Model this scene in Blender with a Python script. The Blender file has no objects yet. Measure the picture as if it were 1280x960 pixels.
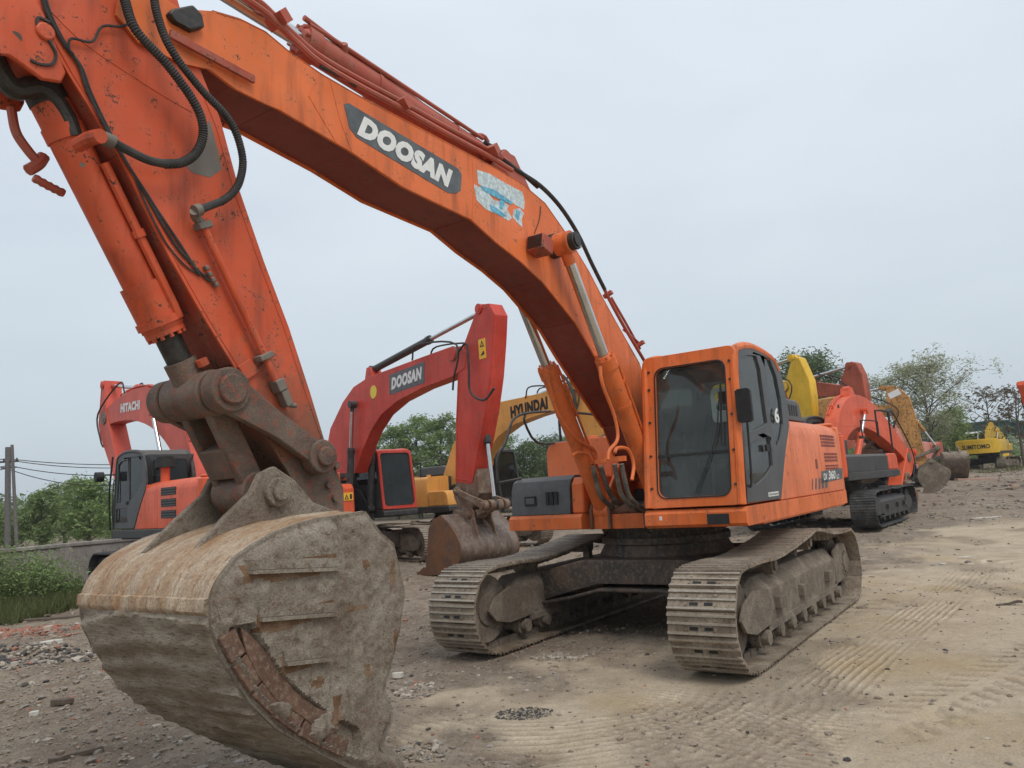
import bpy, bmesh, math, random
import numpy as np
from mathutils import Vector, Matrix
from mathutils.geometry import tessellate_polygon
R = math.radians
random.seed(7); rng = np.random.default_rng(11)
sc = bpy.context.scene; COL = sc.collection

# ------------------------------------------------------------------ camera
FPX, PITCH, ROLL, CAMH = 967.79, .1369, -.065, 1.6912
cd = bpy.data.cameras.new('camera'); cam = bpy.data.objects.new('camera', cd); COL.objects.link(cam)
cd.sensor_width = 36; cd.lens = FPX/1280*36; cd.clip_end = 6000; cd.clip_start = .05
cam.matrix_world = Matrix.Translation((0, 0, CAMH)) @ Matrix.Rotation(math.pi/2+PITCH, 4, 'X') @ Matrix.Rotation(ROLL, 4, 'Z')
sc.camera = cam

def ray(px, py):
    c, s = math.cos(ROLL), math.sin(ROLL); u, v = px-640, py-480
    a = c*u+s*v; b = -s*u+c*v; x = a/FPX; up = -b/FPX
    return (x, math.cos(PITCH)-up*math.sin(PITCH), math.sin(PITCH)+up*math.cos(PITCH))
def P(px, py, Y, M, z0=0.):          # a photo point -> (X forward, Z up) in a machine's vertical plane at offset Y
    x, y, yaw = M; F = (-math.sin(yaw), -math.cos(yaw)); L = (math.cos(yaw), -math.sin(yaw)); r = ray(px, py)
    t = (x*L[0]+y*L[1]+Y)/(r[0]*L[0]+r[1]*L[1])
    return ((t*r[0]-x)*F[0]+(t*r[1]-y)*F[1], CAMH+t*r[2]-z0)
def G(px, py):                       # photo point on the ground
    r = ray(px, py); y = (CAMH)/(-r[2]) if r[2] < 0 else 999
    t = y
    for _ in range(20):
        t = (slope(r[1]*t, r[0]*t)-CAMH)/r[2] if abs(r[2]) > 1e-6 else t
        if t < 0 or t > 400: t = 120; break
    return (r[0]*t, r[1]*t)
def slope(y, x=99.):
    t = max(0., min(1., (x-1.)/6.)); return .018*max(0., min(y, 120.)-10)*t*t*(3-2*t)

SPLIT = {'hydraulic_hose', 'pipe_fitting', 'hose_fitting', 'lube_line', 'bolt', 'pin_boss'}
# ------------------------------------------------------------------ mesh helper
class MB:
    def __init__(s): s.v = []; s.f = []; s.m = []; s.parts = []
    def add(s, vs, fs, mi=0):
        o = len(s.v); f0 = len(s.f); s.v += [tuple(v) for v in vs]; s.f += [tuple(i+o for i in f) for f in fs]; s.m += [mi]*len(fs); s.parts.append((o, len(s.v), f0, len(s.f))); return s
    def box(s, x0, x1, y0, y1, z0, z1, mi=0):
        return s.hexa([(x0,y0,z0),(x1,y0,z0),(x1,y1,z0),(x0,y1,z0),(x0,y0,z1),(x1,y0,z1),(x1,y1,z1),(x0,y1,z1)], mi)
    def hexa(s, p, mi=0):
        return s.add(p, [(0,3,2,1),(4,5,6,7),(0,1,5,4),(1,2,6,5),(2,3,7,6),(3,0,4,7)], mi)
    def bar(s, p, q, w, h, mi=0, up=(0,0,1)):
        p = Vector(p); q = Vector(q); d = (q-p).normalized(); a = d.cross(Vector(up))
        if a.length < 1e-3: a = d.cross(Vector((1,0,0)))
        a.normalize(); b = a.cross(d); a *= w/2; b *= h/2
        return s.hexa([p-a-b, q-a-b, q+a-b, p+a-b, p-a+b, q-a+b, q+a+b, p+a+b], mi)
    def cyl(s, p, q, r0, r1=None, n=20, mi=0, caps=True):
        r1 = r0 if r1 is None else r1
        p = Vector(p); q = Vector(q); d = (q-p).normalized(); a = d.orthogonal().normalized(); b = d.cross(a)
        vs = []
        for c, r in ((p, r0), (q, r1)):
            for i in range(n):
                t = 2*math.pi*i/n; vs.append(c+a*(r*math.cos(t))+b*(r*math.sin(t)))
        fs = [(i, (i+1) % n, n+(i+1) % n, n+i) for i in range(n)]
        if caps: fs += [tuple(range(n))[::-1], tuple(range(n, 2*n))]
        return s.add(vs, fs, mi)
    def tube(s, pts, r, n=8, mi=0, sub=5, r_end=None, ribs=0):
        pts = [Vector(p) for p in pts]
        if sub > 1 and len(pts) > 2:
            q = [pts[0]*2-pts[1]]+pts+[pts[-1]*2-pts[-2]]; out = []
            for i in range(1, len(q)-2):
                for k in range(sub):
                    t = k/sub; a, b, c, d = q[i-1], q[i], q[i+1], q[i+2]
                    out.append(.5*((2*b)+(c-a)*t+(2*a-5*b+4*c-d)*t*t+(3*b-a-3*c+d)*t**3))
            out.append(pts[-1]); pts = out
        if ribs:                                    # corrugated sleeve
            L = [0]
            for i in range(1, len(pts)): L.append(L[-1]+(pts[i]-pts[i-1]).length)
            m = int(L[-1]/ribs)*2; new = []
            for k in range(m+1):
                t = L[-1]*k/m; i = min(max(1, next((j for j in range(1, len(L)) if L[j] >= t-1e-9), len(L)-1)), len(L)-1)
                u = (t-L[i-1])/max(1e-9, L[i]-L[i-1]); new.append(pts[i-1].lerp(pts[i], u))
            pts = new
        N = len(pts); vs = []; ref = None
        for i, p in enumerate(pts):
            d = (pts[min(i+1, N-1)]-pts[max(i-1, 0)]).normalized()
            if ref is None: ref = d.orthogonal().normalized()
            a = (ref-d*ref.dot(d)).normalized(); ref = a; b = d.cross(a)
            rr = r if r_end is None else r+(r_end-r)*i/(N-1)
            if ribs: rr *= (1.13 if i % 2 else .93)
            for k in range(n):
                t = 2*math.pi*k/n; vs.append(p+a*(rr*math.cos(t))+b*(rr*math.sin(t)))
        fs = [(i*n+k, i*n+(k+1) % n, (i+1)*n+(k+1) % n, (i+1)*n+k) for i in range(N-1) for k in range(n)]
        fs += [tuple(range(n))[::-1], tuple(range((N-1)*n, N*n))]
        return s.add(vs, fs, mi)
    def plate(s, outer, holes, mp, t0, t1, mi=0):
        loops = [outer]+list(holes)
        tris = tessellate_polygon([[Vector((a, b, 0)) for a, b in lp] for lp in loops])
        flat = [p for lp in loops for p in lp]; n = len(flat)
        vs = [mp(a, b, t0) for a, b in flat]+[mp(a, b, t1) for a, b in flat]
        fs = [tuple(t) for t in tris]+[tuple(i+n for i in t)[::-1] for t in tris]; o = 0
        for lp in loops:
            k = len(lp); fs += [(o+i, o+(i+1) % k, n+o+(i+1) % k, n+o+i) for i in range(k)]; o += k
        return s.add(vs, fs, mi)
    def xz(s, poly, y0, y1, holes=(), mi=0): return s.plate(poly, holes, lambda a, b, t: (a, t, b), y0, y1, mi)
    def yz(s, poly, x0, x1, holes=(), mi=0): return s.plate(poly, holes, lambda a, b, t: (t, a, b), x0, x1, mi)
    def xy(s, poly, z0, z1, holes=(), mi=0): return s.plate(poly, holes, lambda a, b, t: (a, b, t), z0, z1, mi)
    def build(s, name, mats, parent=None, bevel=0, label=None, angle=32, recalc=True):
        if name in SPLIT and len(s.parts) > 1:
            out = None
            for (v0, v1, f0, f1) in s.parts:
                q = MB(); q.v = s.v[v0:v1]; q.f = [tuple(i-v0 for i in f) for f in s.f[f0:f1]]; q.m = s.m[f0:f1]; q.parts = [0]
                o = q.build(name, mats, parent, bevel, label, angle, recalc); out = out or o
            return out
        me = bpy.data.meshes.new(name); me.from_pydata(s.v, [], s.f)
        if not isinstance(mats, (list, tuple)): mats = [mats]
        for m in mats: me.materials.append(m)
        me.polygons.foreach_set('material_index', s.m)
        if recalc:
            bm = bmesh.new(); bm.from_mesh(me); bmesh.ops.recalc_face_normals(bm, faces=bm.faces); bm.to_mesh(me); bm.free()
        me.polygons.foreach_set('use_smooth', [True]*len(me.polygons)); me.set_sharp_from_angle(angle=R(angle)); me.update()
        o = bpy.data.objects.new(name, me); COL.objects.link(o); o.parent = parent
        if bevel:
            b = o.modifiers.new('bevel', 'BEVEL'); b.width = bevel; b.segments = 2; b.limit_method = 'ANGLE'; b.angle_limit = R(40)
        if label: o['label'] = label
        return o

def tag(o, label=None, cat=None, group=None, kind=None):
    for k, v in (('label', label), ('category', cat), ('group', group), ('kind', kind)):
        if v: o[k] = v
    return o
def thing(name, label, cat, loc=(0,0,0), rotz=0, group=None):
    o = bpy.data.objects.new(name, None); COL.objects.link(o); o.location = loc; o.rotation_euler = (0,0,rotz)
    o.empty_display_size = .2; return tag(o, label, cat, group)

_tc = {}
def text_geo(body, bold=.02, shear=0.):
    k = (body, bold, shear)
    if k not in _tc:
        cu = bpy.data.curves.new('lettering', 'FONT'); cu.body = body; cu.offset = bold; cu.shear = shear; cu.resolution_u = 3; cu.space_character = 1.0+bold*1.6
        ob = bpy.data.objects.new('lettering', cu); COL.objects.link(ob)
        dg = bpy.context.evaluated_depsgraph_get(); me = bpy.data.meshes.new_from_object(ob.evaluated_get(dg))
        V = np.array([v.co[:2] for v in me.vertices]); Fs = [tuple(p.vertices) for p in me.polygons]
        V -= V.min(0); V /= V.max(0); _tc[k] = (V, Fs)
        bpy.data.objects.remove(ob); bpy.data.curves.remove(cu); bpy.data.meshes.remove(me)
    return _tc[k]
def lettering(mb, body, o, ux, uy, bold=.02, shear=0., mi=0):   # o lower-left, ux, uy full extents
    V, Fs = text_geo(body, bold, shear); o = Vector(o); ux = Vector(ux); uy = Vector(uy)
    n = ux.cross(uy).normalized()*.0015
    vs = [o+ux*float(a)+uy*float(b)+n for a, b in V]; mb.add(vs, Fs, mi)

# ------------------------------------------------------------------ materials
def newmat(name):
    m = bpy.data.materials.new(name); m.use_nodes = True; nt = m.node_tree
    return m, nt, nt.nodes, nt.links, nt.nodes['Principled BSDF']
def noise(nt, coord, scale, detail=4, rough=.55, dist=0., stretch=None):
    n = nt.nodes.new('ShaderNodeTexNoise'); n.inputs['Scale'].default_value = scale; n.inputs['Detail'].default_value = detail
    n.inputs['Roughness'].default_value = rough; n.inputs['Distortion'].default_value = dist
    if stretch:
        mp = nt.nodes.new('ShaderNodeMapping'); mp.inputs['Scale'].default_value = stretch
        nt.links.new(coord, mp.inputs[0]); coord = mp.outputs[0]
    nt.links.new(coord, n.inputs['Vector']); return n.outputs['Fac']
def ramp(nt, fac, a, b, ca=(0,0,0,1), cb=(1,1,1,1)):
    r = nt.nodes.new('ShaderNodeValToRGB'); r.color_ramp.elements[0].position = a; r.color_ramp.elements[1].position = b
    r.color_ramp.elements[0].color = ca; r.color_ramp.elements[1].color = cb; nt.links.new(fac, r.inputs[0]); return r.outputs[0]
def mix(nt, fac, a, b, mode='MIX'):
    m = nt.nodes.new('ShaderNodeMix'); m.data_type = 'RGBA'; m.blend_type = mode
    for s, x in ((0, fac), (6, a), (7, b)):
        if isinstance(x, (int, float)): m.inputs[s].default_value = x
        elif isinstance(x, (tuple, list)): m.inputs[s].default_value = tuple(x)+((1,) if len(x) == 3 else ())
        else: nt.links.new(x, m.inputs[s])
    return m.outputs[2]
def math_(nt, op, a, b=None):
    m = nt.nodes.new('ShaderNodeMath'); m.operation = op; m.use_clamp = True
    for i, x in enumerate((a, b)):
        if x is None: continue
        if isinstance(x, (int, float)): m.inputs[i].default_value = x
        else: nt.links.new(x, m.inputs[i])
    return m.outputs[0]
def bump(nt, h, strength, dist=.01):
    b = nt.nodes.new('ShaderNodeBump'); b.inputs['Strength'].default_value = strength; b.inputs['Distance'].default_value = dist
    nt.links.new(h, b.inputs['Height']); return b.outputs[0]

def paint(name, col, rough=.42, dust=.35, chips=.3, fade=.5, dustcol=(.30,.24,.18), chipcol=(.09,.05,.035), dark=.4, metallic=0., low=None):
    m, nt, N, Lk, bs = newmat(name)
    tc = N.new('ShaderNodeTexCoord').outputs['Object']
    n1 = noise(nt, tc, 1.3, 5); n2 = noise(nt, tc, 9, 6, .65); n3 = noise(nt, tc, 52, 5, .75); n4 = noise(nt, tc, 6, 4, .6, .0, (1.4, 1.4, .22))
    c2 = tuple(min(1, c*1.08+.035*fade) for c in col); c1 = tuple(c*(1-.22*fade) for c in col)
    c = mix(nt, ramp(nt, n1, .3, .7), c1, c2)
    g = math_(nt, 'MULTIPLY', ramp(nt, n4, .5, .78), dark)                    # grime runs
    c = mix(nt, g, c, tuple(x*.42+.012 for x in col))
    geo = N.new('ShaderNodeNewGeometry'); sep = N.new('ShaderNodeSeparateXYZ'); Lk.new(geo.outputs['Normal'], sep.inputs[0])
    upf = ramp(nt, sep.outputs[2], .35, .95)
    dn = ramp(nt, n2, .42, .72)
    d1 = math_(nt, 'MULTIPLY', dn, dust)
    d2 = math_(nt, 'MULTIPLY', math_(nt, 'MULTIPLY', upf, .75), min(1, dust*1.6))
    d = math_(nt, 'MAXIMUM', d1, d2)
    c = mix(nt, d, c, dustcol)
    if low:                                            # mud splashed over the lowest part
        sp_ = N.new('ShaderNodeSeparateXYZ'); Lk.new(tc, sp_.inputs[0]); mr = N.new('ShaderNodeMapRange'); mr.inputs['From Min'].default_value = low[1]; mr.inputs['From Max'].default_value = low[0]; mr.clamp = True
        Lk.new(sp_.outputs[2], mr.inputs[0]); lf = ramp(nt, math_(nt, 'SUBTRACT', math_(nt, 'ADD', math_(nt, 'MULTIPLY', mr.outputs[0], .8), math_(nt, 'MULTIPLY', n2, .6)), .38), .12, .5)
        c = mix(nt, math_(nt, 'MULTIPLY', lf, .85), c, (.14,.085,.055))
    th = .72-.14*chips
    ch = ramp(nt, math_(nt, 'ADD', math_(nt, 'MULTIPLY', n3, .55), math_(nt, 'MULTIPLY', n2, .45)), th-.09, th-.06)
    c = mix(nt, ch if chips > 0 else 0., c, chipcol)
    Lk.new(c, bs.inputs['Base Color']); bs.inputs['Specular IOR Level'].default_value = .32
    rr = math_(nt, 'ADD', rough, math_(nt, 'MULTIPLY', math_(nt, 'MAXIMUM', d, ch), .45)); Lk.new(rr, bs.inputs['Roughness'])
    bs.inputs['Metallic'].default_value = metallic
    hh = math_(nt, 'ADD', math_(nt, 'MULTIPLY', n2, .5), math_(nt, 'MULTIPLY', ch, -.4))
    Lk.new(bump(nt, hh, .22, .006), bs.inputs['Normal'])
    return m
def mud(name, a, b, cc, scale=3., rough=.9, bstr=.7, stretch=None, bd=.02, cover=(.45,.62)):
    m, nt, N, Lk, bs = newmat(name); tc = N.new('ShaderNodeTexCoord').outputs['Object']
    n1 = noise(nt, tc, scale, 6, .6, .3, stretch); n2 = noise(nt, tc, scale*7, 6, .7, 0, stretch); n3 = noise(nt, tc, scale*30, 4, .7)
    c = mix(nt, ramp(nt, n1, *cover), a, b); c = mix(nt, ramp(nt, n2, .5, .72), c, cc)
    c = mix(nt, .6, c, mix(nt, ramp(nt, n3, .3, .7), (.4,.4,.4), (1.45,1.45,1.45)), 'MULTIPLY')
    Lk.new(c, bs.inputs['Base Color']); bs.inputs['Roughness'].default_value = rough
    h = math_(nt, 'ADD', math_(nt, 'MULTIPLY', n2, .6), math_(nt, 'MULTIPLY', n3, .4)); Lk.new(bump(nt, h, bstr, bd), bs.inputs['Normal'])
    return m
def plain(name, col, rough=.6, metallic=0., var=.25, scale=14, bstr=.1):
    m, nt, N, Lk, bs = newmat(name); tc = N.new('ShaderNodeTexCoord').outputs['Object']
    n = noise(nt, tc, scale, 5, .6); c = mix(nt, ramp(nt, n, .3, .7), tuple(x*(1-var) for x in col), tuple(min(1, x*(1+var)) for x in col))
    Lk.new(c, bs.inputs['Base Color']); bs.inputs['Roughness'].default_value = rough; bs.inputs['Metallic'].default_value = metallic
    if bstr: Lk.new(bump(nt, n, bstr, .01), bs.inputs['Normal'])
    return m
def glass(name, tint=(.80,.86,.84), dustcol=(.34,.35,.33), d0=.015, d1=.13):
    m = bpy.data.materials.new(name); m.use_nodes = True; nt = m.node_tree; N = nt.nodes; Lk = nt.links; N.clear()
    out = N.new('ShaderNodeOutputMaterial'); tr = N.new('ShaderNodeBsdfTransparent'); tr.inputs[0].default_value = (*tint, 1)
    gl = N.new('ShaderNodeBsdfGlossy'); gl.inputs['Roughness'].default_value = .03; fr = N.new('ShaderNodeFresnel'); fr.inputs[0].default_value = 1.42
    df = N.new('ShaderNodeBsdfDiffuse'); df.inputs[0].default_value = (*dustcol, 1)
    m1 = N.new('ShaderNodeMixShader'); m2 = N.new('ShaderNodeMixShader')
    Lk.new(fr.outputs[0], m1.inputs[0]); Lk.new(tr.outputs[0], m1.inputs[1]); Lk.new(gl.outputs[0], m1.inputs[2])
    tc = N.new('ShaderNodeTexCoord').outputs['Object']; n = noise(nt, tc, 3, 6, .65)
    mr = N.new('ShaderNodeMapRange'); mr.inputs['From Min'].default_value = .3; mr.inputs['From Max'].default_value = .75
    mr.inputs['To Min'].default_value = d0; mr.inputs['To Max'].default_value = d1; Lk.new(n, mr.inputs[0])
    Lk.new(mr.outputs[0], m2.inputs[0]); Lk.new(m1.outputs[0], m2.inputs[1]); Lk.new(df.outputs[0], m2.inputs[2]); Lk.new(m2.outputs[0], out.inputs[0])
    return m

MT = dict(
    orange=paint('orange paint', (.74,.15,.022), .48, .14, .32, 1., dark=.85),
    orange_arm=paint('worn orange red paint', (.60,.08,.018), .48, .12, .42, .9, dark=.9, low=(1.7,3.0)),
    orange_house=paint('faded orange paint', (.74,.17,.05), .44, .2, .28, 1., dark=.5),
    orange_shade=paint('shaded orange paint', (.21,.028,.015), .5, .12, .3, .8, dark=.6),  # orange darkened to paint in the boom underside's shade; also on hood grilles
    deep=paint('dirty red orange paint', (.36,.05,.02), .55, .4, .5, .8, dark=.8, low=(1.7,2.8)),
    red=paint('bright red paint', (.57,.034,.012), .42, .14, .35, .8, dark=.6),
    red_orange=paint('red orange paint', (.70,.09,.022), .40, .12, .3, .7, dark=.6),
    hred=paint('faded coral paint', (.62,.085,.05), .45, .10, .2, .7),
    amber=paint('amber paint', (.70,.33,.07), .45, .16, .25, .6),
    yellow=paint('yellow paint', (.72,.44,.02), .42, .12, .2, .6),
    dirty_yellow=paint('dirty yellow paint', (.55,.26,.06), .55, .4, .75, .9, dark=.9),
    brown_red=paint('dull red paint', (.40,.075,.035), .55, .22, .5, .8, dark=.8),
    pink=paint('sun bleached red paint', (.55,.17,.13), .5, .35, .3, .7),
    grey=paint('charcoal cover plastic', (.075,.078,.082), .5, .22, .0, .4, dustcol=(.22,.2,.18)),
    door=paint('dark grey door paint', (.06,.064,.07), .42, .22, .08, .4, dustcol=(.22,.2,.18)),
    black=plain('black rubber', (.015,.015,.015), .7, 0, .4),
    black_steel=paint('black steel paint', (.03,.03,.032), .45, .3, .1, .3, dustcol=(.2,.18,.15)),
    hose=paint('dusty black hose rubber', (.03,.03,.031), .7, .35, 0, .2, dustcol=(.16,.14,.12)),
    hose_mud=paint('muddy hose rubber', (.07,.06,.05), .8, .8, 0, .2, dustcol=(.27,.24,.19)),
    white=plain('white paint', (.72,.72,.70), .5, 0, .08, 20, 0),
    whitecab=plain('cream white cab paint', (.62,.62,.58), .5, 0, .15),
    decal_grey=plain('dark grey decal', (.085,.095,.10), .45, 0, .35, 10, 0),
    yellow_sticker=plain('yellow sticker', (.75,.62,.06), .5, 0, .1, 20, 0),
    warn=plain('warning yellow sticker', (.8,.45,.03), .5, 0, .1, 20, 0),
    green=plain('green sticker', (.03,.30,.14), .5, 0, .1, 20, 0),
    blue=plain('blue plastic', (.03,.18,.50), .45, 0, .2, 20, 0),
    chrome=plain('chrome cylinder rod', (.55,.56,.56), .16, 1., .12, 6, 0),
    steel=paint('grimy steel', (.17,.15,.13), .55, .5, .3, .5, metallic=.3),
    grease=plain('black grease', (.028,.024,.02), .5, 0, .5, 30, .5),
    rust=mud('muddy rust steel', (.17,.095,.06), (.26,.20,.145), (.10,.055,.035), 5, .8, .6, None, .01),
    linkm=mud('muddy linkage steel', (.085,.058,.042), (.19,.14,.105), (.30,.065,.032), 3.2, .72, .9, None, .014, (.38,.66)),
    trackm=mud('worn dusty track steel', (.185,.14,.098), (.33,.27,.20), (.08,.058,.042), 4, .62, .6, None, .006, (.4,.65)),
    track_dark=mud('dark track steel', (.045,.045,.045), (.10,.095,.09), (.02,.02,.02), 4, .6, .4, None, .006),
    frame_mud=mud('mud caked track frame', (.19,.15,.115), (.29,.24,.185), (.10,.075,.055), 4, .95, 1., None, .03),
    carbody=mud('oily rusty chassis steel', (.05,.042,.036), (.115,.075,.05), (.20,.15,.11), 3, .7, .5, None, .01),
    bucket_side=mud('dried grey mud on bucket side', (.20,.155,.115), (.35,.305,.245), (.15,.085,.05), 3.4, .95, 1., None, .03, (.36,.66)),
    bucket_back=mud('scraped ochre bucket back', (.31,.18,.09), (.48,.39,.285), (.20,.095,.04), 2.6, .70, .9, (1.1,3.0,1.1), .012, (.36,.66)),
    bucket_low=mud('mud streaked bucket belly', (.26,.19,.125), (.50,.43,.34), (.13,.085,.055), 4.2, .9, 1., (1.4,.5,2.6), .03, (.36,.64)),
    stain=mud('ochre rust stain', (.16,.085,.042), (.25,.165,.10), (.11,.055,.03), 6, .85, .9, None, .015),
    wear=mud('bare rusty wear plate', (.105,.055,.035), (.16,.085,.055), (.27,.21,.155), 5, .75, .5, None, .006),
    rust_bucket=mud('rust orange bucket steel', (.20,.085,.035), (.125,.065,.04), (.17,.14,.11), 2.4, .6, .4, None, .01),
    brown_bucket=mud('dark brown bucket steel', (.10,.065,.048), (.17,.125,.10), (.26,.21,.17), 2.4, .5, .4, (1,1,.35), .008),
    tube=paint('dusty red pipe paint', (.42,.085,.05), .5, .35, .3, .5),
    glass=glass('dirty cab glass'), glass_dark=glass('smoked cab glass', (.36,.42,.41), (.2,.22,.22), .02, .12),
    worn=plain('ground bare grouser edge', (.36,.32,.265), .42, .35, .25, 30, .2),
    seat=plain('dark seat fabric', (.018,.018,.02), .9), inner=plain('cab trim grey', (.055,.055,.055), .8),
)
MT_leaf = {}
def leafmat(name, c1, c2, trans=.25):
    m, nt, N, Lk, bs = newmat(name)
    oi = N.new('ShaderNodeNewGeometry'); n = N.new('ShaderNodeTexNoise'); tc = N.new('ShaderNodeTexCoord')
    n.inputs['Scale'].default_value = .9; n.inputs['Detail'].default_value = 3; Lk.new(tc.outputs['Object'], n.inputs['Vector'])
    f = math_(nt, 'ADD', math_(nt, 'MULTIPLY', oi.outputs['Random Per Island'], .6), math_(nt, 'MULTIPLY', n.outputs['Fac'], .4))
    Lk.new(mix(nt, ramp(nt, f, .2, .75), c1, c2), bs.inputs['Base Color']); bs.inputs['Roughness'].default_value = .6
    bs.inputs['Specular IOR Level'].default_value = .2
    t = N.new('ShaderNodeBsdfTranslucent'); t.inputs[0].default_value = (*[x*1.1 for x in c2], 1); ms = N.new('ShaderNodeMixShader'); ms.inputs[0].default_value = trans
    Lk.new(bs.outputs[0], ms.inputs[1]); Lk.new(t.outputs[0], ms.inputs[2]); Lk.new(ms.outputs[0], N['Material Output'].inputs[0])
    return m

# ------------------------------------------------------------------ excavator building blocks  (local: X forward, Y machine's left, Z up)
def rotz_of(M): return math.atan2(-math.cos(M[2]), -math.sin(M[2]))
def arcpts(cx, cz, r, a0, a1, n): return [(cx+r*math.cos(R(a0+(a1-a0)*i/n)), cz+r*math.sin(R(a0+(a1-a0)*i/n))) for i in range(n+1)]
def rrect(x0, x1, y0, y1, r, n=4):
    return arcpts(x1-r, y0+r, r, -90, 0, n)+arcpts(x1-r, y1-r, r, 0, 90, n)+arcpts(x0+r, y1-r, r, 90, 180, n)+arcpts(x0+r, y0+r, r, 180, 270, n)

def crawler(root, sy, front, rear, zc, r, top, mats, detail=True, cy=1.34, w=.6, skew=0):
    """one crawler side: track band, frame, idler, sprocket, rollers"""
    y0, y1 = sy*cy-w/2, sy*cy+w/2
    path = arcpts(front, zc, r, -90, 80, 12)+top+arcpts(rear, zc, r, 100, 270, 12)
    pts = [Vector(p) for p in path]; L = [0]
    cl = pts+[pts[0]]
    for i in range(1, len(cl)): L.append(L[-1]+(cl[i]-cl[i-1]).length)
    n = round(L[-1]/.203); pit = L[-1]/n; mb = MB()
    def at(s):
        s %= L[-1]
        for i in range(1, len(L)):
            if L[i] >= s: u = (s-L[i-1])/max(1e-9, L[i]-L[i-1]); return cl[i-1].lerp(cl[i], u)
    rr_ = random.Random(3)
    for k in range(n):
        a = at((k+.03)*pit); b = at((k+.99)*pit); t = (b-a).normalized(); nn = Vector((t.y, -t.x)); c = (a+b)/2; hl = (b-a).length/2
        g = .026
        nf = len(mb.m)
        prof = [(-hl, -.012), (-hl, .012), (-hl+.006, g), (-hl+.022, g), (-hl+.03, .01), (-.014, .01), (-.008, g*.95), (.008, g*.95), (.014, .01), (hl-.045, .01), (hl-.037, g), (hl-.02, g), (hl-.012, .006), (hl, .004), (hl, -.012)]
        poly = [tuple(c+t*s_+nn*h_) for s_, h_ in prof]; dy = rr_.uniform(-.006, .006)
        mb.xz(poly, y0+dy, y1+dy)
        for e_ in (2, 6, 10): mb.m[len(mb.m)-15+e_] = 3
        if detail:
            for yy in (sy*cy-.055, sy*cy+.075):       # mud relief slots
                for ss in (-.04,):
                    q = [tuple(c+t*(ss+u)+nn*h) for u, h in ((-.014,.009),(.014,.009),(.014,.0125),(-.014,.0125))]
                    mb.xz(q, yy-.045, yy+.03, mi=1)
            for yy in (sy*cy-.13, sy*cy+.13):
                for ss in (-.045, .035):
                    p = c+t*ss; mb.cyl((p.x, yy, p.y)+Vector((nn.x*.008, 0, nn.y*.008)) if False else (p.x+nn.x*.008, yy, p.y+nn.y*.008), (p.x+nn.x*.02, yy, p.y+nn.y*.02), .013, n=6)
            for yy in (sy*cy-.09, sy*cy+.09):          # chain links
                q = [tuple(c+t*u+nn*h) for u, h in ((-hl*.98,-.012),(hl*.98,-.012),(hl*.8,-.085),(-hl*.8,-.085))]; mb.xz(q, yy-.02, yy+.02, mi=2)
    mb.build('crawler_track', [mats['track'], mats['slot'], mats['link'], MT['worn'] if mats['track'] is MT['trackm'] else mats['track']], root)
    fr = MB(); o = cy; s = sy
    def yy(v): return s*(o+v)
    sec = [(-.2,.30),(-.2,.60),(-.12,.72),(.10,.74),(.21,.60),(.21,.30)]
    def ringx(x, k, dz=0): return [(x, yy(a*k), (z-.45)*k+.45+dz) for a, z in sec]
    xs = [(front-.42,.72),(front-.62,1),(.55,1.02),(-.5,1.04),(rear+.75,1),(rear+.45,.8)]
    vs = [p for x, k in xs for p in ringx(x, k)]; m = len(sec)
    fs = [(i*m+j, i*m+(j+1) % m, (i+1)*m+(j+1) % m, (i+1)*m+j) for i in range(len(xs)-1) for j in range(m)]+[tuple(range(m)), tuple(range((len(xs)-1)*m, len(xs)*m))]
    fr.add(vs, fs)
    for e in (-.215, .215):                             # idler yokes, guards
        fr.xz([(front-.75,.30),(front-.75,.62),(front-.3,.66),(front-.02,.58),(front+.10,.46),(front-.02,.34),(front-.3,.28)], *(sorted((yy(e-.015), yy(e+.015)))))
        fr.xz([(rear+.55,.28),(rear+.55,.68),(rear+.2,.76),(rear-.1,.72),(rear-.28,.5),(rear-.1,.3)], *(sorted((yy(e*.8-.015), yy(e*.8+.015)))))
        fr.box(-1.45, 1.35, *(sorted((yy(e-.008), yy(e+.008)))), .235, .31)
    for xb in (-1.0, .15, 1.0):                         # gussets on the outside
        fr.box(xb-.09, xb+.09, *(sorted((yy(.2), yy(.275)))), .40, .52)
    tf = fr.build('track_frame', mats['frame'], root, bevel=.012 if detail else 0)
    def wheel(x, z, rad, a, b, name, mt, hub=.5, n=24):
        w_ = MB(); w_.cyl((x, yy(a), z), (x, yy(b), z), rad, n=n); w_.cyl((x, yy(a-.02), z), (x, yy(b+.02), z), rad*hub, n=n)
        if name == 'sprocket':
            for k in range(21):
                t = 2*math.pi*k/21; w_.bar((x+math.cos(t)*rad*.9, yy(0), z+math.sin(t)*rad*.9), (x+math.cos(t)*(rad+.045), yy(0), z+math.sin(t)*(rad+.045)), .05, .045)
            w_.cyl((x, yy(b), z), (x, yy(b+.14), z), rad*.62, rad*.56, n=24); w_.cyl((x, yy(b+.14), z), (x, yy(b+.155), z), rad*.36, n=16)
            for k in range(12):
                t = 2*math.pi*k/12; w_.cyl((x+math.cos(t)*rad*.47, yy(b+.14), z+math.sin(t)*rad*.47), (x+math.cos(t)*rad*.47, yy(b+.155), z+math.sin(t)*rad*.47), .016, n=6)
        w_.build(name, mt, tf, bevel=.008 if detail else 0)
    wheel(front, zc, r-.09, -.14, .14, 'idler', mats['frame']); wheel(rear, zc+.01, r-.12, -.05, .05, 'sprocket', mats['frame'])
    for k in range(8 if detail else 6):
        x = 1.42-k*(2.95/(7 if detail else 5)); w_ = MB()
        for a in (-.12, .12): w_.cyl((x, yy(a-.045), .20), (x, yy(a+.045), .20), .098, n=16)
        w_.cyl((x, yy(-.24), .20), (x, yy(.24), .20), .07, n=12); w_.build('track_roller', mats['frame'], tf)
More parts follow.
